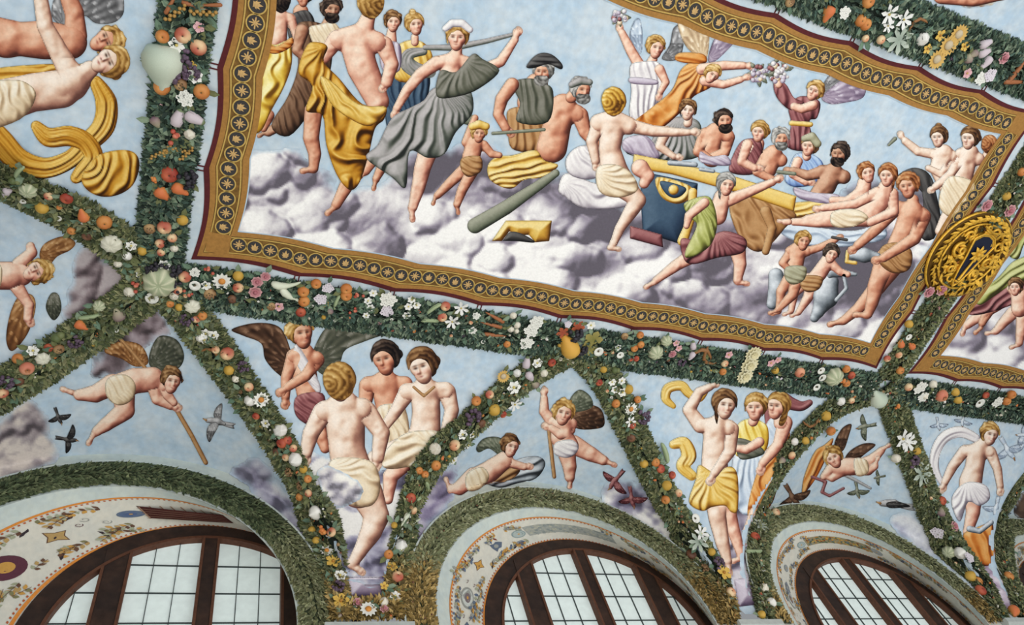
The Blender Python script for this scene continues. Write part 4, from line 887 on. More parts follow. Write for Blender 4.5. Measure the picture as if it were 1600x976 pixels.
f.tone = 'rose'
f.limb([(1086, 396, 12), (1056, 414, 9), (1026, 436, 6)], ft=(1022, 440, 150, 12)).limb([(1150, 380, 14), (1156, 412, 10), (1152, 436, 7)], ft=(1152, 440, 10, 12))
f.cloth([(1064, 372), (1096, 376), (1130, 360), (1164, 372), (1160, 394), (1120, 402), (1084, 412), (1068, 404)], 'maroon', ('fan', 1120, 360, 26), 12)
f.skin([(1128, 308, 13), (1120, 336, 15)]).cloth([(1068, 318), (1096, 306), (1112, 312), (1120, 350), (1108, 384), (1076, 402), (1070, 392), (1088, 352), (1078, 340)], 'green', ('fan', 1092, 300, 34), 14, 1.3)
f.limb([(1138, 312, 10), (1172, 298, 8), (1206, 284, 6)], hd=(1212, 281, -25, 9)).limb([(1100, 316, 8), (1076, 336, 7), (1072, 352, 5)]).head(1134, 288, 14, 8, .4, 'grey', 'long').done(.0080)
f = Fig(panel, 'painted small child raising a dish, left of the grey urn', 'ruddy')
f.tube([(1212, 430, 12), (1214, 450, 14), (1206, 474, 9)], 'steel', 'urn')
f.limb([(1238, 428, 11), (1220, 454, 8), (1218, 470, 6), (1216, 484, 5)], ft=(1216, 487, 165, 8)).limb([(1246, 430, 11), (1238, 460, 8), (1216, 482, 5)], ft=(1212, 485, 160, 8))
f.skin([(1246, 390, 13), (1242, 412, 13), (1242, 428, 13)], [(1234, 392, 8), (1260, 392, 8)]).limb([(1260, 392, 7), (1280, 386, 6), (1304, 374, 5)], hd=(1308, 372, -20, 7)).limb([(1234, 394, 7), (1222, 410, 6), (1232, 420, 5)])
f.cloth([(1228, 416), (1258, 416), (1256, 436), (1238, 444), (1226, 434)], 'bark_pale', ('dir', 20, 6), 9).tube([(1300, 370, 2.4), (1322, 374, 2.4)], 'dark', 'dish').head(1254, 376, 12, 10, .4, 'blond', 'short').done(.0066)
f = Fig(panel, 'painted small dark haired child stooping over the tall grey urn', 'rose')
f.limb([(1270, 438, 11), (1262, 464, 8), (1248, 486, 5)], ft=(1246, 489, 160, 8)).limb([(1262, 436, 10), (1240, 458, 7), (1236, 484, 5)], ft=(1234, 487, 160, 8))
f.skin([(1292, 408, 11), (1280, 426, 12), (1268, 440, 12)], [(1294, 408, 8), (1312, 424, 6), (1324, 428, 5)])
f.cloth([(1256, 430), (1284, 432), (1280, 450), (1262, 456), (1250, 446)], 'wood', ('dir', 20, 6), 9).head(1298, 396, 12, 20, .4, 'black', 'short').done(.0068)
add_paint('painted_urn', [(sh_tube([(1296, 440, 14), (1290, 462, 20), (1278, 486, 10), (1272, 496, 7)], 'steel'), 0), (sh_tube([(1296, 430, 4), (1300, 424, 9), (1336, 428, 3)], 'steel'), .0002), (sh_tube([(1318, 430, 3), (1322, 450, 3), (1306, 468, 3)], 'steel'), .0003)], .0072, panel, 'tall grey painted urn with a looped handle')
# second panel
f = Fig(panel2, 'painted striding legs under an olive green cloak', 'rose')
f.limb([(1560, 470, 13), (1536, 488, 10), (1512, 506, 7)], ft=(1508, 508, 110, 11)).limb([(1546, 480, 10), (1534, 504, 6)], ft=(1532, 512, 140, 9), tone='ruddy')
f.cloth([(1504, 484), (1520, 466), (1566, 448), (1600, 424), (1640, 420), (1640, 470), (1590, 474), (1552, 486), (1520, 492)], 'maroon', ('dir', -30, 9), 12)
f.cloth([(1520, 460), (1556, 436), (1580, 410), (1600, 400), (1640, 380), (1640, 440), (1590, 440), (1556, 460), (1530, 476)], 'green', ('dir', -34, 9), 16, 1.2)
f.cloth([(1574, 396), (1580, 374), (1600, 352), (1620, 356), (1600, 380), (1590, 404)], 'green', ('dir', -50, 7), 9)
f.done()
f = Fig(panel2, 'painted small child at the right edge', 'rose')
f.limb([(1582, 488, 10), (1566, 504, 8), (1556, 516, 6)], ft=(1552, 518, 170, 9)).limb([(1598, 490, 11), (1594, 520, 8), (1592, 534, 6)], ft=(1590, 538, 160, 9)).skin([(1592, 462, 13), (1592, 482, 13)], [(1586, 458, 7), (1578, 450, 6)]).head(1586, 448, 11, 0, -.3, 'brown', 'short').done(.008)
# ================= spandrels and lunettes =================
f = Fig(pend_a, 'painted pair of pale figures lying sideways with ochre drapery', 'rose', st=1.8)
f.ribbon([(150, 128, 10), (166, 160, 17), (162, 196, 18), (138, 222, 16), (110, 248, 14), (70, 262, 16), (30, 250, 18), (0, 220, 20), (-30, 190, 20)], 'ochre')
f.ribbon([(56, 196, 8), (76, 214, 15), (108, 212, 16), (134, 222, 15), (146, 246, 15), (128, 268, 13), (118, 278, 9)], 'ochre')
f.cloth([(128, 274), (150, 244), (184, 234), (210, 238), (218, 258), (208, 288), (184, 304), (156, 306), (134, 294)], 'ochre', ('ring', 132, 250, 13), 20, 1.3)
f.cloth([(-20, 110), (60, 100), (120, 100), (140, 96), (110, 130), (40, 140), (-20, 140)], 'ochre', ('dir', 0, 8), 10)
f.wing((100, 40), [(80, 20), (100, -20), (180, -20), (194, 14), (180, 34), (150, 36), (130, 24)], 'grey')
f.skin([(20, 60, 26), (70, 62, 30), (110, 66, 26)], [(-30, 50, 30), (10, 60, 30)], tone='ruddy').limb([(118, 56, 18), (116, 20, 15), (100, -20, 12)], tone='ruddy').head(166, 64, 21, 68, -.35, 'blond', 'short', tone='ruddy')
f.tone = 'pale'
f.skin([(-40, 160, 36), (0, 158, 34), (50, 144, 30), (96, 138, 30), (112, 130, 26)], [(112, 130, 24), (140, 108, 14)], bumps=[(60, 150, 12, -3)])
f.cloth([(-40, 128), (0, 124), (36, 126), (56, 148), (30, 186), (-40, 200)], 'cream', ('dir', 78, 10), 24)
f.limb([(120, 126, 22), (104, 104, 17), (88, 74, 15), (70, 40, 13), (62, -10, 11), (60, -40, 10)])
f.head(170, 96, 23, 66, -.45, 'blond', 'bun').done()
f = Fig(vela_b, 'painted child with brown wings, seen sideways', 'rose')
f.wing((62, 400), [(70, 380), (100, 368), (118, 378), (110, 390), (90, 400), (74, 416)], 'wood').wing((50, 460), [(56, 480), (44, 520), (20, 548), (10, 530), (16, 490), (30, 462)], 'wood').wing((80, 458), [(92, 460), (96, 484), (84, 500), (72, 480)], 'greygreen')
f.skin([(-20, 430, 22), (16, 430, 22), (34, 428, 18)]).limb([(26, 446, 11), (46, 476, 8), (44, 496, 7)], hd=(44, 498, 60, 10)).limb([(30, 412, 11), (50, 394, 9), (48, 384, 7)])
f.cloth([(-40, 408), (-2, 410), (4, 430), (-4, 452), (-40, 456)], 'cream', ('dir', 80, 8), 12).head(58, 424, 18, 66, -.35, 'blond', 'curly').done()
f = Fig(vela_c, 'painted flying child with brown and green wings', 'rose')
f.wing((212, 572), [(190, 560), (164, 550), (170, 538), (196, 532), (222, 540), (232, 566)], 'wood').wing((234, 570), [(236, 545), (250, 524), (276, 530), (288, 554), (280, 574), (256, 580)], 'greygreen')
f.tube([(180, 520, 2.4), (206, 548, 2.6), (240, 590, 3), (272, 632, 3.4), (300, 680, 3.6), (322, 722, 3.6)], 'wood')
f.limb([(176, 600, 17), (150, 614, 14), (124, 616, 9)], ft=(112, 612, 200, 12)).limb([(192, 610, 19), (196, 640, 15), (166, 662, 11), (152, 672, 8)], ft=(146, 678, 120, 12))
f.skin([(236, 592, 19), (210, 594, 20), (186, 604, 21)], [(240, 588, 14), (256, 602, 11)]).limb([(240, 598, 12), (246, 622, 9.5), (266, 632, 7)], hd=(270, 634, 20, 11)).limb([(254, 596, 10), (262, 616, 8), (272, 628, 6)])
f.cloth([(168, 590), (196, 584), (212, 600), (206, 624), (184, 632), (166, 616)], 'cream', ('dir', 60, 8), 12)
f.head(268, 594, 16, 12, .45, 'brown', 'curly').done()
def bird(parent, name, x, y, L, ang, col, wing=True, lab=None, up=1):
    a = math.radians(ang); d = np.array([math.cos(a), math.sin(a)]); n = np.array([-d[1], d[0]]) * up; c = np.array([x, y], float)
    f = Fig(parent, lab, name=name, st=1.2); p = lambda s, t: tuple(c + d * L * s + n * L * t)
    if wing: f.wing(p(.0, .08), [p(.22, .30), p(.18, .72), p(-.05, 1.0), p(-.16, .6), p(-.22, .12)], col, 3)
    f.cloth([p(-1.0, -.12), p(-.3, -.09), p(-.3, .09), p(-1.0, .16), p(-.92, .02)], col, ('dir', ang, 3), 4, name='tail')
    f.tube([(*p(-.45, 0), L * .09), (*p(-.1, .03), L * .19), (*p(.25, 0), L * .16), (*p(.45, -.05), L * .12)], col, 'bird_body').tube([(*p(.52, -.05), L * .06), (*p(.70, -.02), L * .025)], 'wood', 'beak')
    if wing: f.wing(p(.08, -.02), [p(.34, -.34), p(.30, -.80), p(.06, -1.12), p(-.06, -.7), p(-.18, -.14)], col, 3)
    else: f.wing(p(.25, .02), [p(.1, -.18), p(-.5, -.06), p(-.8, .06), p(-.2, .16)], 'dark', 3)
    f.done(.0055)
bird(vela_c, 'painted_bird', 338, 658, 30, 195, 'grey', lab='grey painted bird in flight'); bird(vela_c, 'painted_bird', 92, 652, 18, 70, 'dark'); bird(vela_c, 'painted_bird', 108, 686, 22, 10, 'dark')
f = Fig(pend_d, 'painted youth with dark outspread wings', 'ruddy', st=1.7)
f.wing((458, 572), [(452, 540), (436, 510), (400, 504), (362, 514), (380, 524), (408, 536), (414, 560), (430, 580), (450, 592)], 'brown').wing((488, 566), [(494, 536), (516, 508), (560, 514), (606, 518), (572, 532), (540, 546), (530, 568), (508, 586)], 'greygreen')
f.limb([(488, 640, 15), (502, 680, 11), (508, 700, 8)]).skin([(474, 552, 17), (476, 584, 19), (482, 616, 18), (486, 640, 16)], [(458, 556, 11), (494, 560, 12)])
f.cloth([(460, 540), (470, 544), (500, 600), (494, 612), (462, 566)], 'white', ('dir', 50, 6), 7).cloth([(464, 618), (504, 614), (506, 646), (486, 664), (462, 648)], 'maroon', ('dir', 40, 8), 12)
f.limb([(458, 558, 11), (448, 588, 9), (446, 618, 7)], hd=(446, 624, 100, 11)).limb([(496, 562, 11), (478, 586, 9), (450, 604, 7)], hd=(444, 608, 150, 11)).head(470, 520, 20, -8, .55, 'blond', 'curly').done(.005)
f = Fig(pend_d, 'painted dark haired woman in the middle, looking up to the left', 'ruddy', st=1.7)
f.skin([(604, 578, 10), (602, 600, 22), (608, 640, 20), (612, 672, 20)], [(576, 600, 13), (632, 600, 13)], bumps=[(590, 620, 9, 2.4), (616, 622, 9, 2.4)])
f.limb([(574, 602, 13), (570, 636, 10), (590, 664, 8)], hd=(594, 668, 30, 10)).cloth([(588, 640), (612, 630), (634, 640), (636, 690), (590, 690)], 'cream', ('dir', 70, 9), 14).head(602, 560, 21, -14, -.5, 'black', 'bun').done(.0056)
f = Fig(pend_d, 'painted seated woman at the right with dark pinned hair', 'pale', st=1.7)
f.limb([(634, 718, 16), (610, 744, 12), (606, 780, 8)], tone='rose').limb([(660, 700, 24), (624, 702, 18), (586, 716, 13)])
f.skin([(662, 588, 11), (664, 612, 22), (666, 644, 22), (664, 676, 24), (652, 696, 24)], [(636, 612, 14), (696, 610, 14)], bumps=[(650, 632, 10, 2.6), (680, 630, 10, 2.6), (666, 662, 6, -1.2)])
f.limb([(634, 616, 13), (618, 642, 10), (602, 664, 8)], hd=(598, 668, 140, 10)).limb([(698, 612, 14), (706, 640, 11), (696, 676, 9)])
f.cloth([(626, 680), (656, 672), (690, 676), (692, 706), (650, 726), (604, 732), (596, 712)], 'cream', ('fan', 690, 690, 26), 16)
f.tube([(646, 604, 2.2), (662, 618, 2.4), (678, 604, 2.2)], 'wood', 'necklace').head(660, 572, 22, -18, -.55, 'brown', 'bun').done(.0062)
f = Fig(pend_d, 'painted large seated woman with a bare back and blond bun', 'pale', st=1.7)
f.limb([(572, 770, 26), (588, 806, 20), (580, 830, 17), (562, 862, 11), (552, 878, 9)], ft=(548, 882, 35, 17))
f.skin([(532, 612, 12), (536, 632, 24), (540, 668, 30), (542, 702, 28), (550, 738, 32), (560, 764, 30)], [(508, 642, 17), (566, 638, 17)], bumps=[(538, 660, 6, -3), (541, 690, 6, -3), (545, 716, 6, -2.5), (524, 656, 12, 2.5), (556, 656, 12, 2.5)])
f.limb([(504, 644, 16), (486, 676, 13), (478, 706, 10)], hd=(478, 712, 100, 12)).limb([(572, 642, 16), (596, 676, 13), (590, 714, 10)], hd=(588, 720, 100, 12))
f.cloth([(514, 722), (546, 714), (584, 724), (594, 762), (580, 790), (546, 788), (520, 766)], 'cream', ('fan', 516, 730, 26), 20)
f.head(530, 598, 23, -14, -.5, 'blond', 'back').done(.0074)
clouds(pend_d, [(494, 736), (514, 728), (540, 740), (562, 762), (556, 786), (528, 790), (506, 770)], off=.0098, seed=30, lo=(168, 164, 176), mid=(216, 212, 212), hi=(246, 244, 236), scale=22, puff=7)
f = Fig(vela_e, 'painted child with dark wings holding a tall pole', 'rose')
f.wing((890, 652), [(900, 668), (924, 670), (944, 664), (940, 640), (922, 632), (902, 640)], 'brown').wing((888, 640), [(892, 620), (906, 608), (922, 618), (926, 634), (908, 642)], 'bark')
f.tube([(850, 604, 2.4), (856, 660, 2.8), (866, 744, 3)], 'wood')
f.limb([(896, 694, 15), (922, 708, 12), (942, 718, 8)], ft=(948, 720, 25, 11)).limb([(884, 700, 15), (890, 728, 11), (890, 744, 8)], ft=(892, 748, 100, 10))
f.skin([(878, 662, 17), (878, 682, 18), (886, 696, 18)], [(864, 658, 10), (892, 662, 10)]).limb([(862, 658, 9), (850, 642, 8), (850, 622, 6)], hd=(850, 616, -80, 9)).limb([(890, 670, 9), (876, 678, 8), (862, 668, 6)], hd=(858, 666, 200, 9))
f.cloth([(868, 690), (894, 686), (904, 700), (888, 714), (866, 708)], 'white', ('dir', 20, 7), 9).head(880, 644, 16, 12, .2, 'blond', 'curly').done()
f = Fig(vela_e, 'painted child lying over a grey bundle', 'rose')
f.cloth([(758, 752), (780, 730), (810, 716), (840, 712), (852, 724), (838, 746), (806, 756), (780, 762)], 'steel', ('dir', -20, 10), 14, name='bundle').cloth([(752, 756), (776, 732), (806, 720), (812, 736), (790, 752)], 'wood', ('dir', -30, 8), 10, name='bundle')
f.wing((784, 712), [(764, 700), (748, 706), (744, 698), (756, 684), (778, 682), (792, 694)], 'bark').limb([(740, 744, 15), (718, 762, 12), (706, 764, 8)], ft=(700, 758, 250, 9))
f.skin([(788, 718, 14), (764, 736, 17), (744, 746, 17)]).limb([(790, 718, 9), (802, 724, 7), (818, 728, 6)], hd=(822, 728, 5, 8)).cloth([(728, 740), (752, 728), (764, 744), (750, 764), (730, 766)], 'cream', ('dir', 60, 7), 10).head(797, 696, 14, 14, .7, 'brown', 'short').done()
bird(vela_e, 'painted_bat', 960, 752, 24, 130, 'maroon', lab='small maroon painted bat, wings spread'); bird(vela_e, 'painted_bat', 988, 780, 22, 80, 'maroon')
f = Fig(pend_f, 'painted woman in maroon and blue at the right of the trio', 'rose', st=1.6)
f.ribbon([(1204, 664, 8), (1206, 636, 12), (1218, 622, 12), (1236, 630, 10), (1252, 634, 8), (1266, 628, 5)], 'maroon', 'veil', 1.6)
f.cloth([(1196, 664), (1212, 650), (1230, 660), (1232, 690), (1206, 720), (1190, 712)], 'iceblue', ('dir', 74, 8), 12).cloth([(1196, 704), (1214, 690), (1234, 676), (1222, 726), (1204, 790), (1170, 810), (1172, 770)], 'orange', ('fan', 1215, 690, 30), 14)
f.limb([(1180, 800, 9), (1166, 830, 6.5)], ft=(1165, 836, 100, 10)).skin([(1216, 642, 8), (1220, 660, 12)]).limb([(1226, 660, 12), (1216, 694, 9.5), (1192, 722, 7)], hd=(1188, 727, 100, 11)).head(1214, 634, 17, 6, -.7, 'blond', 'veil').done(.0052)
f = Fig(pend_f, 'painted woman in a gold bodice and pale blue skirt, centre of the trio', 'rose', st=1.6)
f.cloth([(1146, 712), (1176, 704), (1198, 716), (1196, 760), (1182, 800), (1156, 800), (1146, 760)], 'iceblue', ('fan', 1172, 690, 30), 16)
f.cloth([(1150, 668), (1166, 654), (1186, 656), (1200, 670), (1194, 706), (1150, 712)], 'yellow', ('dir', 76, 9), 14).cloth([(1152, 684), (1180, 692), (1194, 708), (1160, 718), (1150, 704)], 'greygreen', ('dir', 20, 7), 9)
f.skin([(1180, 652, 7), (1176, 658, 8)]).limb([(1186, 690, 8), (1166, 702, 7), (1154, 700, 6)], hd=(1149, 700, 190, 10)).head(1180, 636, 17, -2, -.3, 'blond', 'short').done(.0056)
f = Fig(pend_f, 'painted tall pale woman with a gold hip wrap, left of the trio', 'pale', st=1.6)
f.ribbon([(1052, 634, 4), (1040, 622, 7), (1044, 606, 8), (1064, 602, 8), (1076, 614, 7), (1092, 622, 6), (1104, 606, 5)], 'gold', 'scarf', 1.4)
f.ribbon([(1052, 694, 7), (1068, 692, 10), (1076, 712, 12), (1066, 728, 10), (1082, 744, 8)], 'gold', 'scarf', 1.6)
f.limb([(1134, 790, 14), (1146, 830, 10), (1158, 868, 7)], ft=(1158, 872, 160, 12), tone='rose').limb([(1118, 770, 19), (1120, 806, 14), (1128, 846, 11), (1136, 876, 7)], ft=(1137, 880, 80, 13))
f.skin([(1128, 646, 9), (1118, 668, 18), (1116, 700, 19), (1116, 732, 21), (1120, 764, 22)], [(1096, 664, 12), (1138, 668, 13)], bumps=[(1106, 680, 8, 2.2), (1128, 682, 8, 2.2), (1115, 724, 5, -1.2)])
f.limb([(1094, 664, 12), (1076, 640, 10), (1092, 612, 8), (1108, 604, 6)], hd=(1112, 602, -20, 9))
f.cloth([(1092, 726), (1116, 738), (1140, 728), (1152, 744), (1152, 796), (1142, 800), (1132, 790), (1112, 792), (1096, 798), (1076, 784), (1086, 750)], 'gold', ('fan', 1104, 738, 30), 12, 1.3)
f.limb([(1142, 670, 12), (1140, 704, 9.5), (1116, 738, 7)], hd=(1112, 744, 120, 11)).head(1132, 632, 18, 8, .4, 'brown', 'long').done(.0066)
f = Fig(vela_g, 'painted flying child with brown wings beside an orange shield', 'rose')
f.cloth([(1253, 772), (1256, 744), (1272, 706), (1288, 694), (1302, 684), (1292, 712), (1276, 744), (1262, 764)], 'orange', ('dir', 120, 7), 8, name='shield')
f.wing((1306, 706), [(1304, 690), (1316, 668), (1330, 662), (1326, 680), (1318, 702)], 'brown').wing((1320, 716), [(1330, 702), (1350, 692), (1368, 694), (1352, 708), (1330, 724)], 'brown')
f.tube([(1268, 744, 2.2), (1290, 752, 2.4), (1284, 768, 2.4), (1296, 774, 2.2), (1318, 762, 2)], 'maroon', 'ribbon').tube([(1318, 740, 3), (1338, 750, 2.6), (1360, 762, 2)], 'grey')
f.limb([(1346, 726, 11), (1362, 718, 9), (1376, 704, 6)], ft=(1380, 700, -30, 9)).limb([(1342, 732, 11), (1356, 734, 8), (1366, 728, 6)], ft=(1368, 724, -70, 8))
f.skin([(1308, 728, 13), (1328, 728, 14), (1344, 728, 13)], [(1304, 722, 9), (1292, 738, 7), (1286, 744, 5)], [(1314, 736, 8), (1300, 746, 6), (1290, 742, 5)]).cloth([(1334, 716), (1354, 718), (1356, 738), (1338, 742)], 'cream', ('dir', 70, 6), 8)
f.head(1302, 714, 14, -30, -.3, 'blond', 'curly').done()
bird(vela_g, 'painted_bird', 1350, 666, 20, 170, 'bark'); bird(vela_g, 'painted_bird', 1340, 768, 17, 80, 'bark'); bird(vela_g, 'painted_bird', 1372, 745, 12, 170, 'bark'); bird(vela_g, 'painted_pigeon', 1394, 787, 36, 190, 'grey', False, 'plump grey painted pigeon'); bird(vela_g, 'painted_bird', 1240, 778, 26, 60, 'brown', lab='brown painted bird by the left garland')
f = Fig(pend_h, 'painted pale woman in a white wrap with a blowing scarf', 'pale', st=1.5)
f.ribbon([(1524, 684, 7), (1500, 674, 9), (1476, 682, 9), (1462, 704, 8), (1460, 730, 7), (1472, 756, 4)], 'white', 'scarf', 1.5)
f.limb([(1520, 776, 15), (1520, 800, 11), (1512, 830, 8)], tone='rose')
f.skin([(1540, 686, 8), (1526, 706, 15), (1522, 730, 15), (1516, 752, 18), (1516, 766, 18)], [(1508, 704, 10), (1546, 706, 10)], bumps=[(1516, 716, 6, 1.8), (1534, 716, 6, 1.8)])
f.limb([(1506, 704, 9), (1488, 728, 8), (1476, 752, 6)], hd=(1474, 757, 120, 10)).limb([(1548, 708, 9), (1558, 732, 7), (1562, 758, 5.5)], hd=(1562, 762, 95, 9))
f.cloth([(1496, 762), (1514, 752), (1540, 758), (1546, 778), (1530, 790), (1512, 784), (1500, 814), (1490, 800), (1486, 780)], 'white', ('fan', 1510, 750, 26), 10, 1.2)
f.head(1546, 678, 14, 14, .6, 'blond', 'short').done(.0056)
add_paint('painted_vessel', [(sh_cloth([(1504, 836), (1520, 826), (1540, 818), (1550, 816), (1552, 840), (1554, 876), (1534, 884), (1516, 866)], 'orange', ('dir', 84, 12), 12), 0), (sh_tube([(1514, 826, 5), (1530, 830, 4), (1548, 816, 4)], 'steel'), .0003)], .0084, pend_h, 'orange fluted painted vessel')
for (x, y, L, a) in ((1576, 704, 26, 60), (1598, 680, 18, 190), (1466, 664, 14, 80), (1504, 658, 14, 100), (1556, 796, 22, 100)): bird(pend_h, 'painted_dove', x, y, L, a, 'iceblue')
f = Fig(pend_j, None, 'ruddy', name='painted_arm'); f.limb([(1470, -6, 12), (1520, -2, 12), (1566, -8, 8)]).done()
# ------------------------------------------------------------------ fruit and flower kinds (unit size, z outwards), each built once and copied
def join(parts):
    V = []; F = []; C = []
    for v, f, c in parts:
        b = len(V); V += [tuple(p) for p in v]; F += [tuple(i + b for i in q) for q in f]; C += [tuple(x) for x in (c if hasattr(c[0], '__len__') else [c] * len(v))]
    return V, F, C
def lathe(prof, n=12, col=None, axis='z', bend=0, rib=0):
    V = []; F = []; C = []
    for i, (r, z) in enumerate(prof):
        for j in range(n):
            a = 2 * math.pi * j / n; rr = r * (1 + rib * (abs(math.cos(a * 4)) - .6)) if rib else r
            x, y, zz = rr * math.cos(a), rr * math.sin(a), z
            if axis == 'x': x, y, zz = zz, x + bend * zz * zz, y
            V.append((x, y, zz)); C.append(col(i / (len(prof) - 1), a) if callable(col) else col)
    for i in range(len(prof) - 1):
        for j in range(n): F.append((i * n + j, i * n + (j + 1) % n, (i + 1) * n + (j + 1) % n, (i + 1) * n + j))
    F.append(tuple(range(n))[::-1]); F.append(tuple((len(prof) - 1) * n + j for j in range(n)))
    return V, F, C
def mixc(a, b, t): return tuple(np.array(a) * (1 - t) + np.array(b) * t)
def ball(col, r=1, c=(0, 0, 0), n=10, m=6, sq=1.0):
    V, F, C = lathe([(r * math.sin(math.pi * (i + .12) / (m + .24)), -r * sq * math.cos(math.pi * (i + .12) / (m + .24))) for i in range(m + 1)], n, col)
    return [(x + c[0], y + c[1], z + c[2]) for x, y, z in V], F, C
def dimple(c1, c2, sq=.85, tip=(70, 50, 34)):
    pr = [(.35, -.75 * sq), (.8, -.5 * sq), (1, 0), (.92, .42 * sq), (.66, .74 * sq), (.36, .86 * sq), (.16, .74 * sq), (.05, .66 * sq)]
    return lathe(pr, 14, lambda t, a: tip if t > .95 else mixc(c1, c2, .5 + .5 * math.sin(a + t * 2)))
def petals(n, L, W, col, z=.25, lift=.18, inner=.2, tipc=None, ph=0):
    V = []; F = []; C = []
    for i in range(n):
        a = 2 * math.pi * i / n + ph; c, s = math.cos(a), math.sin(a); b = len(V)
        for (u, w, zz, t) in ((inner, -W * .45, 0, 0), (inner, W * .45, 0, 0), (L * .7, W, lift, .6), (L * .7, -W, lift, .6), (L * .7, 0, lift * .6, .6), (L, 0, lift * .7, 1)):
            V.append((u * c - w * s, u * s + w * c, z + zz)); C.append(mixc(col, tipc or col, t))
        F += [(b, b + 1, b + 4), (b + 1, b + 2, b + 4), (b, b + 4, b + 3), (b + 4, b + 2, b + 5), (b + 3, b + 4, b + 5)]
    return V, F, C
def cluster(n, r, col1, col2, spread=.75, seed=1, drop=0.0):
    rd = random.Random(seed); out = []
    for i in range(n):
        a = rd.uniform(0, 6.28); q = spread * math.sqrt(rd.random()); k = rd.random()
        out.append(ball(mixc(col1, col2, rd.random()), r * rd.uniform(.8, 1.1), (q * math.cos(a) * (1.25 if drop else 1), q * math.sin(a), .25 + .45 * (1 - q / spread)), 8, 5))
    return out
W_, G_ = (228, 228, 220), (96, 112, 78)
